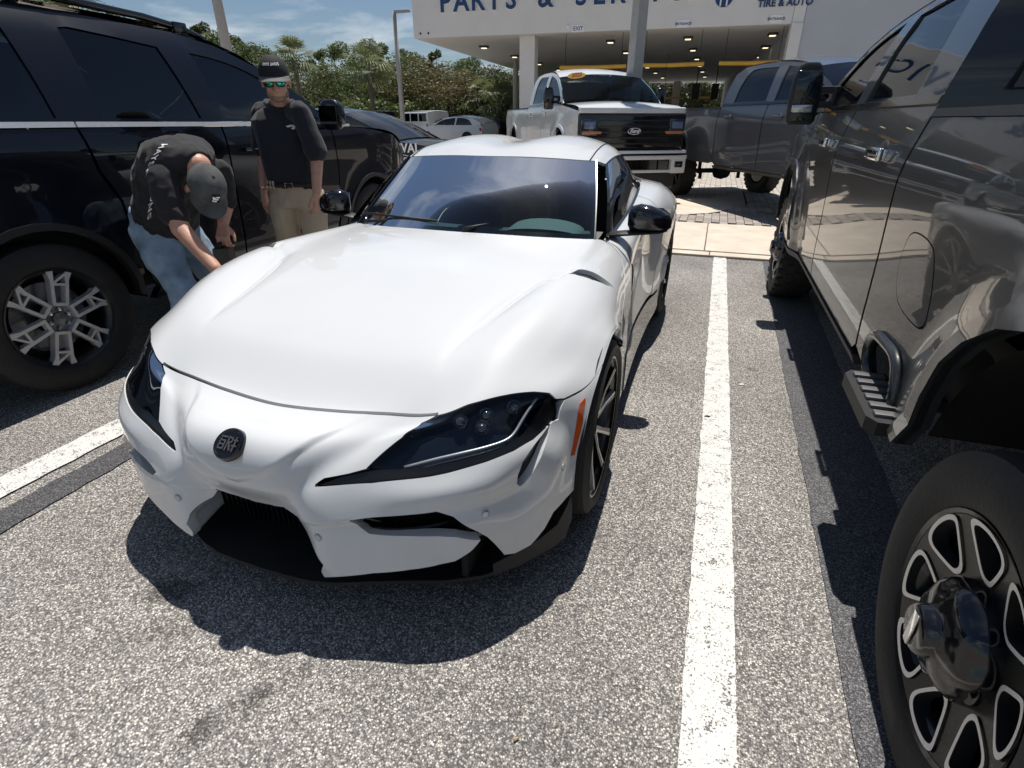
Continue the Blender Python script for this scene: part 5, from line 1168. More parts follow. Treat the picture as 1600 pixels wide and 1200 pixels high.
clearance(-7.3, -4.4, 63.5, 3.35, 'distant yellow clearance bar at the far exit, left one')
clearance(-3.6, -.8, 63.8, 3.35, 'distant yellow clearance bar at the far exit, right one')
for k, (x, y) in enumerate(((-2.2, 46), (-.9, 47))):
    r = empty('hanging_sign', (x, y, 3.2), 0, label=('dark box hanging from the canopy ceiling, left of two', 'dark box hanging from the canopy ceiling, right of two')[k], cat='sign'); bm = bmesh.new(); box(bm, (0, 0, 0), (.5, .2, 1.0), None, .03); finish('housing', bm, MATTB, r); bm = bmesh.new(); tube(bm, [(0, 0, .5), (0, 0, 1.6)], .04, 6); finish('hanger', bm, MATTB, r)
# ---------------------------------------------------------------- light poles
def pole(loc, h, r0, r1, label, arm=True, square=False, lean=(0, 0)):
    r = empty('lamp_pole', loc, 0, label=label, cat='lamp pole')
    bm = bmesh.new(); n = 4 if square else 16
    tube(bm, [(0, 0, 0), (0, 0, h/2), (0, 0, h)], [r0, (r0+r1)/2, r1], n)
    finish('post', bm, pmat('pole_concrete', (.36, .35, .33), .8, noise_amt=.08, noise_scale=6, bump=.2, bump_scale=80) if 'pole_concrete' not in MATS else MATS['pole_concrete'], r, not square)
    bm = bmesh.new(); lathe(bm, [(0, .32), (.55, .30), (.6, .25), (.6, 0)], 'z', 24); finish('base', bm, PAVE, r, True, sharp=40)
    if arm:
        bm = bmesh.new(); box(bm, (.42, 0, h-.05), (.75, .28, .09), None, .03); box(bm, (.1, 0, h-.04), (.3, .06, .06)); finish('lamp_head', bm, pmat('lamp_grey', (.30, .30, .30), .5) if 'lamp_grey' not in MATS else MATS['lamp_grey'], r, True, sharp=40)
pole((-1.77, 12.1, 0), 7.6, .165, .125, 'grey square concrete lamp pole rising in front of the blue letters', arm=True, square=True)
pole((-15.2, 26.3, 0), 5.9, .13, .09, 'slim lamp pole against the trees, left of the canopy')
pole((-13.0, 13.4, 0), 8.5, .15, .10, 'thick leaning-looking lamp pole rising behind the black SUV')
pole((-13.1, 37.5, 0), 8.0, .19, .15, 'lamp pole half hidden by trees beside the canopy', arm=False)

# small things lying on the ground
rng = random.Random(11)
def blot(name, x, y, z, r, mat, label, cat, th=.002, asp=1.0, rz=0):
    bm = bmesh.new(); n = 14; top = bm.verts.new((0, 0, th*1.4)); R1 = [bm.verts.new((cos(2*pi*k/n)*r*rng.uniform(.6, 1.2)*.8, sin(2*pi*k/n)*r*asp*rng.uniform(.6, 1.2)*.8, th)) for k in range(n)]; R2 = [bm.verts.new((v.co.x*1.15, v.co.y*1.15, 0)) for v in R1]
    for k in range(n): bm.faces.new((top, R1[k], R1[(k+1) % n])); bm.faces.new((R1[k], R2[k], R2[(k+1) % n], R1[(k+1) % n]))
    o = finish(name, bm, mat, None, True, (x, y, z)); o.rotation_euler = (0, 0, rz); tag(o, label, cat)
blot('tar_spot', .152, 2.583, .005, .016, pmat('tar', (.015, .015, .016), .5), 'small dark tar spot on the right-hand white line', 'tar spot', .003, .7)
LEAF = pmat('dry_leaf', (.42, .30, .18), .8)
blot('dry_leaf', -.255, .745, .0, .009, LEAF, 'pale dry leaf on the asphalt just left of the near end of the white line', 'leaf', .005, .5, .8)
blot('dry_leaf', -1.10, .30, .0, .008, LEAF, 'tan dry leaf on the asphalt by the dark stain in front of the coupe', 'leaf', .004, .5, 2.1)
blot('dry_leaf', .33, 3.05, .0, .02, pmat('paint_fleck', (.6, .6, .57), .8), 'pale paint fleck on the asphalt right of the white line', 'paint fleck', .002, .6, .3)
# ---------------------------------------------------------------- trees
def leafmat(name, c1, c2):
    m = bpy.data.materials.new(name); m.use_nodes = True; t = m.node_tree; b = t.nodes['Principled BSDF']; A = t.nodes.new; K = t.links.new
    g = A('ShaderNodeNewGeometry'); oi = A('ShaderNodeObjectInfo'); mx_ = A('ShaderNodeMix'); mx_.data_type = 'RGBA'; K(g.outputs['Random Per Island'], mx_.inputs[0]); mx_.inputs[6].default_value = (*c1, 1); mx_.inputs[7].default_value = (*c2, 1)
    mr = A('ShaderNodeMapRange'); mr.inputs[3].default_value = .75; mr.inputs[4].default_value = 1.3; K(oi.outputs['Random'], mr.inputs[0]); s = A('ShaderNodeVectorMath'); s.operation = 'SCALE'; K(mx_.outputs[2], s.inputs[0]); K(mr.outputs[0], s.inputs['Scale'])
    K(s.outputs[0], b.inputs['Base Color']); b.inputs['Roughness'].default_value = .6
    tr = A('ShaderNodeBsdfTranslucent'); K(s.outputs[0], tr.inputs[0]); ms = A('ShaderNodeMixShader'); ms.inputs[0].default_value = .35; K(b.outputs[0], ms.inputs[1]); K(tr.outputs[0], ms.inputs[2]); K(ms.outputs[0], t.nodes['Material Output'].inputs[0])
    return m
LF1 = leafmat('leaf_oak', (.06, .09, .028), (.16, .19, .065)); LF2 = leafmat('leaf_olive', (.06, .075, .026), (.14, .145, .06)); LF3 = leafmat('leaf_rust', (.07, .07, .028), (.15, .12, .05)); LF4 = leafmat('leaf_palm', (.10, .13, .05), (.22, .24, .11))
BARK = pmat('bark', (.16, .13, .10), .9, noise_amt=.2, noise_scale=10, bump=.5, bump_scale=30)
def crown_mesh(seed, H, Wd, n, size, base=.25, lobes=9, airy=0.0):
    rng = random.Random(seed); bm = bmesh.new(); Lb = []
    for k in range(lobes):
        a = rng.uniform(0, 2*pi); hz = base+(1-base)*rng.random()**.8; rr = Wd*.5*(1-abs(hz-.55)*1.1)*rng.uniform(.25, .8)
        Lb.append((Vector((cos(a)*rr, sin(a)*rr, hz*H)), rng.uniform(.16, .30)*Wd*(1-airy*.4)))
    for i in range(n):
        c, r = Lb[rng.randrange(len(Lb))]
        d = Vector((rng.gauss(0, 1), rng.gauss(0, 1), rng.gauss(0, 1))).normalized(); f = rng.random()**.35
        p = c+Vector((d.x*r*f, d.y*r*f, d.z*r*f*.75))
        if noise.noise(p*.9+Vector((seed, 0, 0))) < -.12: continue
        s = size*rng.uniform(.6, 1.3); u = Vector((rng.gauss(0, 1), rng.gauss(0, 1), rng.gauss(0, .6))).normalized(); w = u.cross(Vector((rng.gauss(0, 1), rng.gauss(0, 1), rng.gauss(0, 1)))).normalized()
        q = [bm.verts.new(p+u*s*a+w*s*b*.6) for a, b in ((-1, 0), (-.2, -1), (1, -.1), (.3, 1))]; bm.faces.new(q)
    me = bpy.data.meshes.new('crown'); bm.to_mesh(me); bm.free(); return me, Lb
def trunk_mesh(Lb, H, r0, seed):
    rng = random.Random(seed); bm = bmesh.new(); tube(bm, [(0, 0, 0), (.1, 0, H*.25), (.0, .1, H*.5), (.1, 0, H*.8)], [r0, r0*.8, r0*.6, r0*.25], 8)
    for c, r in Lb[:6]: tube(bm, [(.05, 0, H*.25+rng.random()*.1*H), c*.55+Vector((0, 0, H*.15)), c], [r0*.45, r0*.3, r0*.1], 6)
    me = bpy.data.meshes.new('trunk'); bmesh.ops.recalc_face_normals(bm, faces=bm.faces); bm.to_mesh(me); bm.free(); me.materials.append(BARK); return me
VAR = []
for k, (H, Wd, n, size, base, lob, airy, lm) in enumerate(((10, 9, 11000, .13, .10, 18, 0, LF1), (10, 8, 10000, .13, .12, 16, 0, LF2), (10, 6, 6500, .13, .45, 11, .5, LF1), (10, 9, 10000, .13, .10, 16, 0, LF3), (10, 5, 5000, .12, .60, 8, .7, LF1))):
    me, Lb = crown_mesh(k+3, H, Wd, n, size, base, lob, airy); me.materials.append(lm); VAR.append((me, trunk_mesh(Lb, H, .22, k)))
def tree(k, x, y, h, w=None, rz=0, label='', group=None, z0=0):
    cm, tm = VAR[k]; r = empty('tree' if k not in (2, 4) else 'pine_tree', (x, y, z0), rz, label=label, cat='tree', group=group); s = h/11.4; r.scale = (w or s, w or s, s)
    link('crown', cm, None, r, smooth=False); link('trunk', tm, None, r); return r
def px_tree(k, px, ytop, y, w=None, label='', group=None):
    """a tree standing at distance y whose top is seen at the given direction"""
    import mathutils
    R_ = cam.rotation_euler.to_matrix(); d = R_ @ Vector(((px-800)/830, -(ytop-600)/830, -1)); t = y/d.y
    return tree(k, d.x*t, y, 1.38+d.z*t, w, random.uniform(0, 6.28), label, group)
GT = 'trees along the far edge of the lot'
spec = [(1,60,8,50),(0,138,0,52),(0,205,22,50),(4,225,2,58),(2,262,26,54),(4,300,16,60),(2,325,34,56),(0,345,60,50),(4,372,40,58),(0,392,66,52),(2,408,62,60),(0,430,82,50),(4,492,62,60),(2,520,56,56),(0,545,78,50),(2,568,52,58),(4,590,50,60),(0,610,78,48),(2,640,68,58),(3,662,86,46),(4,676,64,62),(3,705,92,44),(0,735,92,52),(1,760,88,50),(2,728,80,60),(1,790,100,54),(0,640,100,46),(1,575,96,46),(0,505,98,46),(1,455,100,48),(3,690,118,42)]
LAB = {0: 'dark leafy tree', 1: 'olive green bushy tree', 2: 'tall open-crowned pine', 3: 'rusty brown-green tree', 4: 'slim pine poking above the others'}
ORD = ['first', 'second', 'third', 'fourth', 'fifth', 'sixth', 'seventh', 'eighth', 'ninth', 'tenth', 'eleventh', 'twelfth', 'thirteenth', 'fourteenth', 'fifteenth', 'sixteenth', 'seventeenth', 'eighteenth', 'nineteenth', 'twentieth', 'twenty-first', 'twenty-second']
lf = sorted([s_[1] for s_ in spec if s_[1] < 620], reverse=True); rt = sorted([s_[1] for s_ in spec if s_[1] >= 620])
for i, (k, px, yt, y) in enumerate(spec): px_tree(k, px, yt, y, w=None if k in (2, 4) else .72+.25*random.random(), label=LAB[k]+', '+((ORD[lf.index(px)]+' trunk left') if px < 620 else (ORD[rt.index(px)]+' trunk right'))+' of the slim lamp pole', group=GT)
for i in range(16):
    k = (0, 1, 3, 1)[i % 4]; tree(k, -26+i*2.9+random.uniform(-.8, .8), 92+random.uniform(-3, 3), random.uniform(8.5, 11.0), 1.0, random.uniform(0, 6), 'leafy tree beyond the building, '+ORD[i]+' from the left through the canopy opening', 'trees beyond the building')
# low hedge at the foot of the trees
bm = bmesh.new(); rng = random.Random(5)
for i in range(26000):
    x = rng.uniform(-75, -13); y = 43+rng.gauss(0, .8)+(x+40)*-.03; hh = 2.6+.9*noise.noise(Vector((x*.35, 0, 3)))+.35*noise.noise(Vector((x*1.4, 0, 9))); p = Vector((x, y, rng.random()**.6*hh)); s = rng.uniform(.09, .2)
    u = Vector((rng.gauss(0, 1), rng.gauss(0, 1), rng.gauss(0, 1))).normalized(); w = u.cross(Vector((rng.gauss(0, 1), rng.gauss(0, 1), 1))).normalized()
    bm.faces.new([bm.verts.new(p+u*s*a+w*s*b) for a, b in ((-1, 0), (0, -.8), (1, 0), (0, .8))])
tag(finish('undergrowth', bm, LF1, recalc=False), 'mass of low shrubs along the foot of the tree row', 'shrubs', kind='stuff')
for (xa, xb, yc, hh0, nn_) in ((-100, -12, 66, 5.5, 30000), (-45, 30, 97, 6.0, 14000)):
    bm = bmesh.new(); rng = random.Random(nn_)
    for i in range(nn_):
        x = rng.uniform(xa, xb); y = yc+rng.gauss(0, .9); hh = hh0+1.2*noise.noise(Vector((x*.22, 0, 3)))+.5*noise.noise(Vector((x*.9, 0, 9))); p = Vector((x, y, rng.random()*hh)); s = rng.uniform(.2, .38)
        u = Vector((rng.gauss(0, 1), rng.gauss(0, .6), rng.gauss(0, 1))).normalized(); w = u.cross(Vector((rng.gauss(0, .5), 1, rng.gauss(0, .5)))).normalized()
        bm.faces.new([bm.verts.new(p+u*s*a+w*s*b) for a, b in ((-1, 0), (0, -.8), (1, 0), (0, .8))])
    tag(finish('undergrowth', bm, LF1, recalc=False), 'far mass of shrubs and saplings '+('behind the tree row' if yc < 80 else 'beyond the building'), 'shrubs', kind='stuff')
def palm(px, ytop, y, label, spread=1.9, n=34, hgt=None):
    R_ = cam.rotation_euler.to_matrix(); d = R_ @ Vector(((px-800)/830, -(ytop-600)/830, -1)); t = y/d.y; x = d.x*t; H = 1.38+d.z*t-spread*.55
    r = empty('palm_tree', (x, y, 0), 0, label=label, cat='palm tree')
    bm = bmesh.new(); tube(bm, [(0, 0, 0), (.06, 0, H*.5), (0, 0, H)], [.2, .17, .19], 10); finish('trunk', bm, BARK, r, True)
    rng = random.Random(int(px)); 
    for k in range(n):
        a = rng.uniform(0, 2*pi); el = rng.uniform(-.7, 1.35); L_ = spread*rng.uniform(.8, 1.1); bm = bmesh.new()
        dirh = Vector((cos(a), sin(a), 0)); side = Vector((-sin(a), cos(a), 0)); base = Vector((0, 0, H)); hub = base+(dirh*cos(el)+Vector((0, 0, sin(el))))*L_*.45
        tube(bm, [base, hub], [.02, .012], 4)
        for j in range(11):   # fan segments
            f = (j-5)/5*1.15; v = (dirh*cos(el)*cos(f)+side*sin(f)+Vector((0, 0, sin(el)*cos(f)))).normalized()
            tip = hub+v*L_*.6+Vector((0, 0, -.22*L_*(1-abs(sin(el))*.5)-.1*rng.random())); mid = hub+v*L_*.33; ww = side.cross(v).normalized().cross(v)*.05
            q = [bm.verts.new(p) for p in (hub, mid+ww, tip, mid-ww)]; bm.faces.new(q)
        finish('frond', bm, LF4, r, recalc=False)
palm(455, 66, 38, 'fan palm rising above the standing man, left of the slim pole', 1.9, 36)
palm(572, 74, 40, 'fan palm just left of the slim lamp pole', 2.1, 36)
palm(780, 135, 40, 'low fan palm behind the white pickup cab', 1.9, 30)
palm(745, 128, 42, 'fan palm behind the white sloping-roof car', 1.7, 26)
palm(112, -8, 22, 'fan palm top showing over the black SUV roof at far left', 1.6, 34)
palm(25, -25, 21, 'fan palm at the left edge above the black SUV roof', 1.6, 30)
palm(480, 170, 34, 'short fan palm low behind the SUV mirror', 1.3, 22)
# ---------------------------------------------------------------- people
def rcone(bm, a, b, ra, rb, n=14, k=5):
    """closed tapered limb with round ends"""
    a = Vector(a); b = Vector(b); d = (b-a); L_ = d.length; d.normalize(); pts = []; rad = []
    for i in range(k): t = i/k; pts.append(a-d*ra*cos(t*pi/2)*.95); rad.append(max(1e-4, ra*sin(t*pi/2)))
    for i in range(6): t = i/5; pts.append(a+d*L_*t); rad.append(ra+(rb-ra)*t)
    for i in range(1, k+1): t = i/k; pts.append(b+d*rb*sin(t*pi/2)*.95); rad.append(max(1e-4, rb*cos(t*pi/2)))
    tube(bm, pts, rad, n)
def chain(bm, P, R, n=14):
    for (a, b), (ra, rb) in zip(zip(P, P[1:]), zip(R, R[1:])): rcone(bm, a, b, ra, rb, n)
def ellip(bm, c, r, rot=None, n=16):
    v = bmesh.ops.create_uvsphere(bm, u_segments=n, v_segments=n//2+2, radius=1)['verts']; M = Matrix.Translation(Vector(c)) @ (rot.to_4x4() if rot else Matrix.Identity(4)) @ Matrix.Diagonal((*r, 1)); bmesh.ops.transform(bm, matrix=M, verts=v)
def loft(bm, S, n=24):
    """S: (centre, right vector, front vector, half width, half depth)"""
    R = []
    for c, r, f, w, d in S:
        c = Vector(c); r = Vector(r).normalized(); f = Vector(f).normalized()
        R.append([bm.verts.new(c+r*w*math.copysign(abs(cos(t))**.85, cos(t))+f*d*math.copysign(abs(sin(t))**.85, sin(t))) for t in [2*pi*k/n for k in range(n)]])
    for A, B in zip(R, R[1:]):
        for k in range(n): bm.faces.new((A[k], A[(k+1) % n], B[(k+1) % n], B[k]))
    bm.faces.new(R[0]); bm.faces.new(R[-1])
def fuse(name, bm, mat, parent, voxel=.008, sm=4, wrinkle=0.0, wscale=9, dirw=None):
    """union of closed pieces as one continuous surface"""
    bmesh.ops.recalc_face_normals(bm, faces=bm.faces); me = bpy.data.meshes.new('t'); bm.to_mesh(me); bm.free(); o = bpy.data.objects.new('t', me); COL.objects.link(o)
    r = o.modifiers.new('r', 'REMESH'); r.mode = 'VOXEL'; r.voxel_size = voxel; r.use_smooth_shade = True
    s = o.modifiers.new('s', 'SMOOTH'); s.iterations = sm; s.factor = .6
    dg = bpy.context.evaluated_depsgraph_get(); m2 = bpy.data.meshes.new_from_object(o.evaluated_get(dg)); bpy.data.objects.remove(o)
    m2.name = name
    if wrinkle:
        nn = [v.normal.copy() for v in m2.vertices]
        for v, vn in zip(m2.vertices, nn):
            p = v.co.copy(); q = Vector((p.x*wscale, p.y*wscale, p.z*wscale*(.45 if dirw is None else dirw)))
            v.co = p+vn*(noise.noise(q)*wrinkle+abs(noise.noise(q*2.1+Vector((5, 1, 2))))*-wrinkle*.6)
    m2.materials.clear(); return link(name, m2, mat, parent, True)
SKIN = pmat('skin', (.55, .30, .21), .5, noise_amt=.10, noise_scale=25, bump=.08, bump_scale=150)
for nd in SKIN.node_tree.nodes:
    if nd.type == 'BSDF_PRINCIPLED': nd.inputs['Subsurface Weight'].default_value = .08; nd.inputs['Subsurface Radius'].default_value = (.02, .008, .004)
NAVY = pmat('navy_polo', (.010, .012, .018), .85, sheen=.15, noise_amt=.15, noise_scale=40, bump=.2, bump_scale=250); GREYY = pmat('polo_yoke', (.055, .05, .045), .85, noise_amt=.1, noise_scale=60)
KHAKI = pmat('khaki_cotton', (.52, .42, .30), .9, noise_amt=.10, noise_scale=12, bump=.25, bump_scale=120); BELT = pmat('belt_leather', (.02, .014, .01), .5)
TEE = pmat('black_tee', (.016, .015, .017), .9, sheen=.1, noise_amt=.25, noise_scale=14, bump=.2, bump_scale=200)
JEAN = pmat('faded_denim', (.28, .38, .48), .9, noise_amt=.35, noise_scale=9, bump=.3, bump_scale=220)
CAPM = pmat('washed_grey_cap', (.075, .078, .076), .9, noise_amt=.3, noise_scale=18, bump=.25, bump_scale=200); CAPB = pmat('black_cap', (.012, .012, .014), .85)
def hand(bm, wrist, d, palm_n, thumb, curl=.5, L_=.185, s=1.0):
    """palm and five separate bent fingers; d: direction of the hand, palm_n: normal of the palm side, thumb: side of the thumb"""
    d = Vector(d).normalized(); t = Vector(thumb); t = (t-d*t.dot(d)).normalized(); pn = Vector(palm_n); pn = (pn-d*pn.dot(d)-t*pn.dot(t)).normalized(); w = Vector(wrist)
    pl = L_*.50
    for k in range(4):
        o = t*(.030-.020*k)*s; a = w+t*(.012-.008*k); b = w+d*pl*(1-.04*abs(k-1))+o; rcone(bm, a, b, .0165*s, .0120*s, 8, 3)
    for k, fl in enumerate((.44, .50, .46, .36)):
        p = w+d*pl*(1-.04*abs(k-1))+t*(.031-.0205*k)*s; v = (d+t*(.10-.06*k)).normalized(); r = .0088*s
        for j, seg in enumerate((.42, .33, .25)):
            ang = curl*(.35+.75*j)*(1+.08*k); vv = (v*cos(ang)+pn*sin(ang)).normalized(); q = p+vv*L_*fl*seg; rcone(bm, p, q, r, r*.92, 8, 3); p = q; r *= .93
    p = w+d*.022+t*.020; v = (d*.72+t*.62+pn*.25).normalized(); q = p+v*.045*s; rcone(bm, p, q, .0135, .0115, 8, 3); v2 = (d*.92+t*.22+pn*.35).normalized(); q2 = q+v2*.03*s; rcone(bm, q, q2, .0115, .0098, 8, 3); rcone(bm, q2, q2+(d*.95+pn*.3).normalized()*.022, .0098, .0085, 8, 3)
def head(bm, c, fwd, up):
    """fwd: direction of the face, up: top of the head; c: centre of the skull"""
    f = Vector(fwd).normalized(); u = Vector(up); u = (u-f*u.dot(f)).normalized(); r = f.cross(u).normalized(); R = Matrix((r, f, u)).transposed(); c = Vector(c)
    ellip(bm, c+u*.02-f*.008, (.076, .097, .093), R, 20); ellip(bm, c+f*.028-u*.045, (.060, .062, .075), R, 18); ellip(bm, c+f*.045-u*.092, (.036, .034, .026), R, 14)      # skull, face, chin
    for s in (1, -1): ellip(bm, c+f*.052-u*.040+r*s*.036, (.024, .024, .026), R, 10); ellip(bm, c-u*.022+r*s*.078-f*.004, (.010, .020, .031), R, 12)   # cheeks, ears
    ellip(bm, c+f*.083+u*.012, (.046, .014, .012), R, 10)   # brow
    rcone(bm, c+f*.088+u*.000, c+f*.106-u*.034, .009, .0135, 8, 3); 
    for s in (1, -1): ellip(bm, c+f*.096-u*.037+r*s*.011, (.008, .010, .007), R, 8)
    ellip(bm, c+f*.086-u*.062, (.024, .012, .0060), R, 10); ellip(bm, c+f*.084-u*.072, (.022, .012, .0065), R, 10)       # lips
    return R, c, f, u, r
def cap(parent, c, R, f, u, r, mat, brimmat, front, wash=False):
    bm = bmesh.new(); Rg = []; n = 30; m = 9
    for i in range(m+1):
        ph = i/m*pi/2*1.06; row = []
        for k in range(n):
            t = 2*pi*k/n; rad = sin(min(ph, pi/2)); z = cos(ph)
            k6 = 1-.012*abs(sin(3*t))*rad
            row.append(bm.verts.new(c+u*(.028+.104*z+(0.012 if sin(t) > 0 else 0)*rad*sin(t))+r*cos(t)*rad*.088*k6+f*(sin(t)*rad*(.112 if sin(t) > 0 else .106)*k6-.004)))
        Rg.append(row)
    for A, B in zip(Rg, Rg[1:]):
        for k in range(n): bm.faces.new((A[k], B[k], B[(k+1) % n], A[(k+1) % n]))
    bmesh.ops.remove_doubles(bm, verts=bm.verts, dist=1e-4)
    cp = finish('cap', bm, mat, parent, True, sharp=60)
    bm = bmesh.new(); A = []   # curved brim with thickness
    for j in range(7):
        row = []
        for i in range(17):
            t = radians(18+144*i/16); e = j/6; x = cos(t); y = sin(t)
            p = c+r*(x*(.088+.004*e))+f*(y*.104+e*.064*max(0, y)**.6*(1))+u*(.036-.012*e*max(0, y)-.030*x*x*(.4+.6*e))
            row.append((bm.verts.new(p), bm.verts.new(p-u*.004)))
        A.append(row)
    for P, Q in zip(A, A[1:]):
        for i in range(16):
            bm.faces.new((P[i][0], Q[i][0], Q[i+1][0], P[i+1][0])); bm.faces.new((P[i][1], P[i+1][1], Q[i+1][1], Q[i][1]))
    for i in range(16): bm.faces.new((A[-1][i][0], A[-1][i][1], A[-1][i+1][1], A[-1][i+1][0]))
    finish('brim', bm, brimmat, cp, True, sharp=50)
    bm = bmesh.new(); ellip(bm, c+u*.134-f*.004, (.008, .008, .004), R, 10); finish('cap_button', bm, mat, cp, True)
    return cp
def curved_text(parent, name, body, size, mat, fn, bold=0.0, spacing=1.0):
    """prints text on a curved surface; fn(x, y) -> world point"""
    me = text_bm(body, size, bold=bold, spacing=spacing)
    bm = bmesh.new(); bm.from_mesh(me); bmesh.ops.triangulate(bm, faces=bm.faces); bmesh.ops.subdivide_edges(bm, edges=[e for e in bm.edges if e.calc_length() > size*.3], cuts=1)
    for v in bm.verts: v.co = fn(v.co.x, v.co.y)
    return finish(name, bm, mat, parent, recalc=False)
def on_cap(c, f, u, r, a0=0, h0=.5):
    def fn(x, y):
        a = a0-x/.112; h = h0+y/.12; ph = pi/2*(1-h*.8); rad = sin(ph); t = pi/2+a
        return c+u*(.028+.104*cos(ph)+.012*rad*max(0, sin(t)))+r*cos(t)*rad*.0895+f*(sin(t)*rad*.114-.004+.0)+(r*cos(t)+f*sin(t))*.002
    return fn
# --- standing man
def V(*p): return Vector(p)
man = None
bm = bmesh.new()
sh_l, sh_r = V(-3.00, 3.20, 1.385), V(-2.60, 3.09, 1.380)       # his right shoulder is on the left of the picture
ctr_hip = V(-2.80, 3.16, .93); hd = V(-2.715, 3.05, 1.565)
F = V(.42, -.90, 0).normalized(); RT = V(.90, .42, 0)*-1       # facing, and picture-left side of the body
hf = V(.56, -.78, -.26)                                        # the face looks down
R, hc, hf, hu, hr = head(bm, hd, hf, V(.1, -.2, 1))
rcone(bm, V(-2.79, 3.15, 1.37), hd-hu*.06-hf*.01, .062, .056)
chain(bm, [sh_l+V(.03, 0, 0), V(-3.075, 3.22, 1.13), V(-3.045, 3.13, .915)], [.045, .042, .029]); chain(bm, [sh_r+V(-.03, 0, 0), V(-2.535, 3.10, 1.12), V(-2.52, 3.03, .925)], [.045, .042, .029])
hand(bm, V(-3.045, 3.125, .915), V(.05, -.12, -1), V(.9, .3, 0), V(.3, -1, 0), .35); hand(bm, V(-2.52, 3.03, .925), V(-.02, -.1, -1), V(-.9, -.3, 0), V(.1, -1, 0), .9)
ellip(bm, V(-2.80, 3.16, 1.2), (.14, .09, .2)); 
for s, k in ((1, V(-2.93, 3.14, .5)), (-1, V(-2.72, 3.17, .5))): chain(bm, [V(-2.80, 3.16, .92)+RT*.09*s, k, k+V(0, .02, -.42)], [.085, .055, .042])
man = fuse('person', bm, SKIN, None, .0055, 3)
tag(man, 'standing man in dark polo, khaki trousers, black cap and mirrored sunglasses', 'person')
bm = bmesh.new()
loft(bm, [(V(-2.80, 3.165, .915), RT, F, .165, .125), (V(-2.80, 3.16, 1.0), RT, F, .172, .138), (V(-2.80, 3.155, 1.12), RT, F, .178, .142), (V(-2.80, 3.15, 1.25), RT, F, .192, .132), (V(-2.80, 3.145, 1.34), RT, F, .195, .115), (V(-2.795, 3.145, 1.395), RT, F, .15, .085), (V(-2.79, 3.14, 1.425), RT, F, .08, .070)])
for a, b in ((sh_l, V(-3.072, 3.22, 1.17)), (sh_r, V(-2.535, 3.10, 1.165))): chain(bm, [a+(V(-2.8, 3.15, 1.38)-a)*.25, a, b], [.066, .071, .076])
shirt = fuse('polo_shirt', bm, NAVY, man, .0075, 5, .012, 9)
bm = bmesh.new()   # collar, placket, lighter shoulder yokes
tube(bm, [V(-2.788, 3.135, 1.425)+RT*.082*cos(t)+F*.074*sin(t)+V(0, 0, .022*(1-max(0, sin(t)))-.02*max(0, sin(t))**3) for t in [2*pi*k/24 for k in range(24)]], .016, 8, closed=True)
finish('collar', bm, NAVY, shirt, True)
for s in (1, -1):
    bm = bmesh.new(); ellip(bm, V(-2.79, 3.145, 1.377)+RT*.115*s+F*.018, (.050, .094, .030), Matrix((-RT, F, V(0, 0, 1))).transposed(), 16); bm.free()
bm = bmesh.new(); c = V(-2.80, 3.15, 1.30)-RT*.085+F*.125; 
for a, b, s_ in ((-.02, .004, .014), (0, .008, .018), (.02, .002, .012), (.008, -.008, .012)): ellip(bm, c-RT*a+V(0, 0, b), (s_, .004, .006), Matrix((-RT, F, V(0, 0, 1))).transposed(), 8)
finish('chest_logo', bm, WLET, shirt, True)
bm = bmesh.new(); box(bm, V(-3.062, 3.21, 1.165)+F*.070-RT*.0, (.05, .006, .006), Matrix.Rotation(atan2(RT.y, RT.x), 3, 'Z')); finish('sleeve_tab', bm, MATS['grey_ring'], shirt)
bm = bmesh.new(); loft(bm, [(V(-2.80, 3.165, .80), RT, F, .165, .125), (V(-2.80, 3.165, .88), RT, F, .168, .128), (V(-2.80, 3.165, .945), RT, F, .163, .123), (V(-2.80, 3.165, .965), RT, F, .160, .120)])
for s, k, ft in ((1, V(-2.925, 3.15, .48), V(-2.94, 3.18, .06)), (-1, V(-2.70, 3.18, .48), V(-2.68, 3.22, .06))): chain(bm, [V(-2.80, 3.165, .86)+RT*.085*s, V(-2.80, 3.16, .76)+RT*.095*s, k, ft], [.105, .103, .083, .078])
tr = fuse('trousers', bm, KHAKI, man, .0085, 4, .014, 8, .5)
bm = bmesh.new(); tube(bm, [V(-2.80, 3.165, .948)+RT*.170*cos(t)+F*.131*sin(t) for t in [2*pi*k/30 for k in range(30)]], .013, 6, closed=True); bl = finish('belt', bm, BELT, man, True)
bm = bmesh.new(); q = V(-2.80, 3.165, .948)+F*.146; Q = Matrix((-RT, F, V(0, 0, 1))).transposed()
for dx, dz, sx, sz in ((0, .017, .05, .005), (0, -.017, .05, .005), (.024, 0, .005, .036), (-.024, 0, .005, .036)): box(bm, q+Q @ V(dx, 0, dz), (sx, .005, sz), Q)
finish('buckle', bm, CHROME, bl)
bm = bmesh.new()
for a in (.35, .68, -.35+pi, pi*.28): box(bm, V(-2.80, 3.165, .95)+RT*.173*cos(a)+F*.134*sin(a)*1.06, (.012, .012, .05), Q)
finish('belt_loop', bm, KHAKI, bl)
for s, ft in ((1, V(-2.94, 3.14, .035)), (-1, V(-2.68, 3.18, .035))): bm = bmesh.new(); ellip(bm, ft+F*.04+V(0, 0, .01), (.05, .14, .045), Q, 16); box(bm, ft+F*.04-V(0, 0, .02), (.095, .27, .03), Q, .01); finish('shoe', bm, BELT, man, True)
bm = bmesh.new(); tube(bm, [V(-3.046, 3.13, .925)+V(.031*cos(t), .031*sin(t), .004*sin(t)) for t in [2*pi*k/20 for k in range(20)]], .004, 6, closed=True); finish('bracelet', bm, CHROME, man, True)
cp = cap(man, hc, R, hf, hu, hr, CAPB, pmat('cap_brim_grey', (.14, .13, .125), .85, noise_amt=.15, noise_scale=50), None)
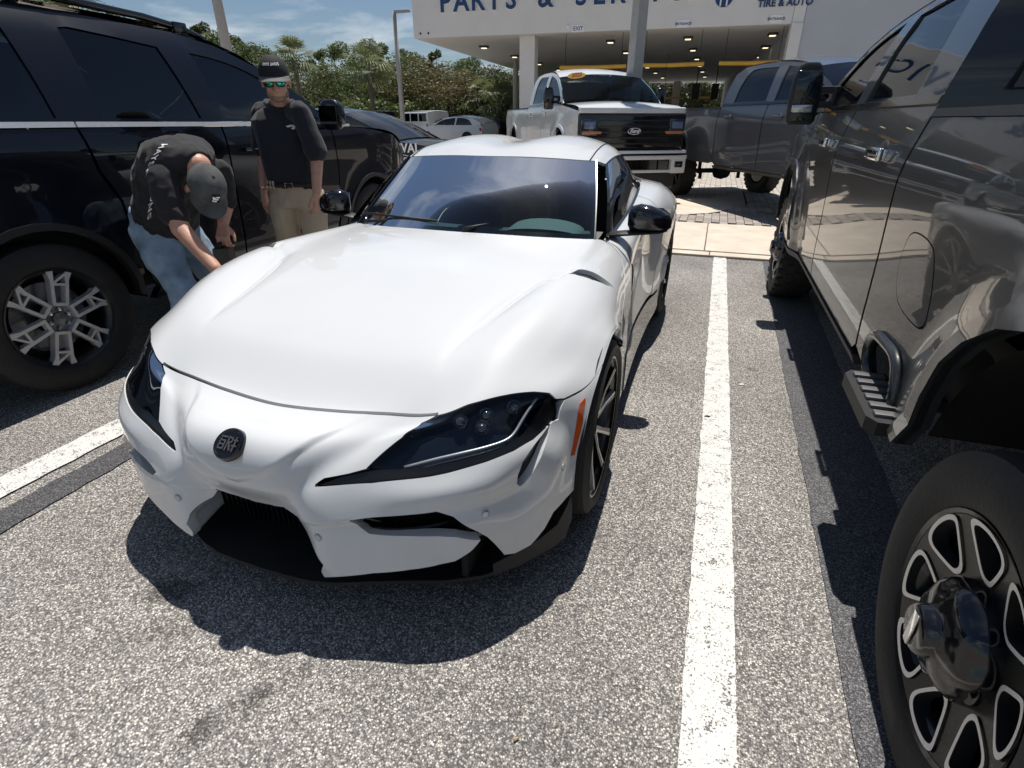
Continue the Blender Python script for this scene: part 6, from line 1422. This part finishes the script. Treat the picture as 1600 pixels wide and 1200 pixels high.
curved_text(cp, 'cap_lettering', 'DUVAL FORD', .022, WLET, on_cap(hc, hf, hu, hr, 0, .48), .0006, 1.1)
bm = bmesh.new()   # wrap sunglasses: dark frame with green mirrored lenses
for s in (1, -1):
    tube(bm, [hc+hf*(.103-.030*t*t)+hr*s*(.004+.066*t)+hu*(.012+.006*t) for t in [i/6 for i in range(7)]], .0045, 6); tube(bm, [hc+hf*.073+hr*s*.072+hu*.018, hc+hf*.0+hr*s*.083+hu*.012], .0045, 6)
sg = finish('sunglasses', bm, GLOSSB, man, True)
GRL = pmat('green_mirror_lens', (.03, .42, .30), .08, 1.0)
for s in (1, -1): bm = bmesh.new(); ellip(bm, hc+hf*.094+hr*s*.033-hu*.002, (.027, .010, .019), Matrix.Rotation(-s*.25, 3, hu) @ R, 14); finish('lens', bm, GRL, sg, True); bm = bmesh.new(); ellip(bm, hc+hf*.088+hr*s*.035-hu*.002, (.033, .011, .024), Matrix.Rotation(-s*.25, 3, hu) @ R, 14); finish('lens_frame', bm, GLOSSB, sg, True)
bm = bmesh.new(); ellip(bm, hc-hf*.045-hu*.015, (.079, .072, .058), R, 18); finish('hair', bm, pmat('hair_dark', (.03, .022, .016), .8), man, True)
bm = bmesh.new(); ellip(bm, hc+hf*.050-hu*.088, (.046, .038, .030), R, 14); 
for s in (1, -1): ellip(bm, hc+hf*.03-hu*.068+hr*s*.048, (.016, .032, .03), R, 10)
finish('stubble', bm, pmat('stubble', (.30, .19, .14), .8, noise_amt=.3, noise_scale=120), man, True)
# --- bending man
bm = bmesh.new()
hip = V(-2.96, 2.34, .84); U1 = V(.62, -.02, .60).normalized()     # spine direction low, then rolling over
up1 = V(-2.80, 2.30, 1.09); up2 = V(-2.60, 2.24, 1.20); nk = V(-2.47, 2.20, 1.15)
hd = V(-2.425, 2.17, 1.045)
hf2 = V(.38, -.30, -.86)
R2, c2, f2, u2, r2 = head(bm, hd, hf2, V(.80, -.25, .55))
rcone(bm, nk, hd-u2*.03-f2*.02, .062, .055)
nsh, fsh = V(-2.57, 2.07, 1.09), V(-2.56, 2.41, 1.10)
chain(bm, [nsh, V(-2.50, 2.03, .865), V(-2.285, 1.99, .69)], [.044, .046, .031]); chain(bm, [fsh, V(-2.60, 2.44, .93), V(-2.57, 2.36, .835)], [.044, .044, .030])
hand(bm, V(-2.285, 1.99, .69), V(.8, -.1, -.55), V(.2, 0, -1), V(.1, 1, .2), .7); hand(bm, V(-2.57, 2.36, .835), V(.30, -.55, -.75), V(.55, .6, -.4), V(.75, .3, .1), 1.25)
chain(bm, [hip, up1+V(.02, 0, -.03), up2+V(0, 0, -.02)], [.06, .06, .06]); 
for s, k, a in ((1, V(-2.80, 2.20, .47), V(-2.93, 2.20, .08)), (-1, V(-2.86, 2.48, .47), V(-2.97, 2.50, .08))): chain(bm, [hip+V(-.04, -.09*s, -.08), k, a], [.06, .05, .045])
ben = fuse('person', bm, SKIN, None, .0055, 3)
tag(ben, 'man in black T-shirt, faded jeans and washed grey cap bending over towards the white coupe', 'person')
bm = bmesh.new(); Y = V(.05, -1, 0)
loft(bm, [(V(-2.985, 2.34, .80), Y, V(.80, 0, -.45), .178, .140), (V(-2.93, 2.33, .92), Y, V(.80, 0, -.55), .182, .150), (V(-2.83, 2.31, 1.05), Y, V(.65, 0, -.76), .190, .150), (V(-2.71, 2.27, 1.145), Y, V(.35, 0, -.93), .205, .140), (V(-2.59, 2.24, 1.18), Y, V(0, 0, -1), .205, .115), (V(-2.51, 2.22, 1.17), Y, V(-.3, 0, -.95), .13, .080), (V(-2.475, 2.21, 1.155), Y, V(-.4, 0, -.9), .078, .068)])
chain(bm, [nsh+V(-.03, .05, 0), nsh, V(-2.53, 2.04, .935)], [.072, .074, .072]); chain(bm, [fsh+V(-.02, -.05, 0), fsh, V(-2.59, 2.43, .96)], [.070, .070, .070])
tee = fuse('t_shirt', bm, TEE, ben, .0075, 5, .018, 8, 1.0)
bm = bmesh.new(); loft(bm, [(V(-3.03, 2.345, .70), Y, V(1, 0, 0), .165, .135), (V(-3.02, 2.345, .80), Y, V(1, 0, -.2), .170, .140), (V(-2.985, 2.34, .885), Y, V(.9, 0, -.4), .168, .135)])
for s, k, a in ((1, V(-2.80, 2.19, .47), V(-2.92, 2.19, .09)), (-1, V(-2.86, 2.49, .47), V(-2.97, 2.50, .09))): chain(bm, [V(-3.01, 2.34-.085*s, .78), V(-2.93, 2.34-.11*s, .64), k, a], [.112, .108, .085, .080])
jn = fuse('jeans', bm, JEAN, ben, .0085, 4, .018, 9, .6)
for s, a in ((1, V(-2.91, 2.19, .04)), (-1, V(-2.96, 2.50, .04))): bm = bmesh.new(); ellip(bm, a+V(.05, -.02, .01), (.14, .05, .048), None, 16); box(bm, a+V(.05, -.02, -.02), (.27, .095, .03), None, .01); finish('shoe', bm, MATTB, ben, True)
cp2 = cap(ben, c2, R2, f2, u2, r2, CAPM, CAPM, None)
bm = bmesh.new(); fn = on_cap(c2, f2, u2, r2, 0, .42)
def patch(b_, x0, x1, y0, y1, off):
    g = [[b_.verts.new(fn(x0+(x1-x0)*i/6, y0+(y1-y0)*j/3)+(fn(0, 0)-c2).normalized()*off) for i in range(7)] for j in range(4)]
    for j in range(3):
        for i in range(6): b_.faces.new((g[j][i], g[j][i+1], g[j+1][i+1], g[j+1][i]))
patch(bm, -.030, .030, -.020, .022, .0015); pt = finish('cap_patch', bm, CAPB, cp2, True)
bm = bmesh.new(); patch(bm, -.024, .004, .006, .013, .003); patch(bm, -.014, .022, -.004, .003, .003); patch(bm, -.004, .024, -.014, -.007, .003); patch(bm, .006, .026, .003, .010, .003); finish('patch_emblem', bm, WLET, pt, True)
ben.location = (.0, 0, .02)
man.location = (.085, 0, .035)
# lettering across the shoulders of the T-shirt
vb = [(v.co.copy(), v.normal.copy()) for v in tee.data.vertices]
from mathutils.bvhtree import BVHTree
tb = BVHTree.FromPolygons([v.co for v in tee.data.vertices], [tuple(p.vertices) for p in tee.data.polygons])
def on_back(x, y):
    base = V(-2.72, 2.16, 1.07)+V(.85, .15, .35)*y+V(-.12, -.75, -.62)*x
    o = base+V(.62, -.60, .40).normalized()*.5; h_ = tb.ray_cast(o, -V(.62, -.60, .40).normalized()); 
    return (h_[0]+h_[1]*.003) if h_[0] else base
curved_text(tee, 'shirt_lettering', 'HAYS CONS', .050, WLET, lambda x, y: on_back(x+.02, y+.0), .001, 1.15)
# dark case held in his far hand
case = empty('tool_case', (-2.56, 2.31, .675), .5, label='small dark olive case hanging from the hand of the bending man', cat='case')
bm = bmesh.new(); box(bm, (0, 0, -.035), (.085, .11, .19), None, .01); cs_ = finish('shell', bm, pmat('olive_plastic', (.035, .033, .022), .45), case, True, sharp=40)
bm = bmesh.new(); tube(bm, [(0, -.04, .06), (0, -.04, .085), (0, .04, .085), (0, .04, .06)], .008, 8); finish('handle', bm, MATTB, case, True)
bm = bmesh.new(); box(bm, (.044, -.01, -.02), (.004, .03, .03), None, .001); finish('latch', bm, pm_dim, case)
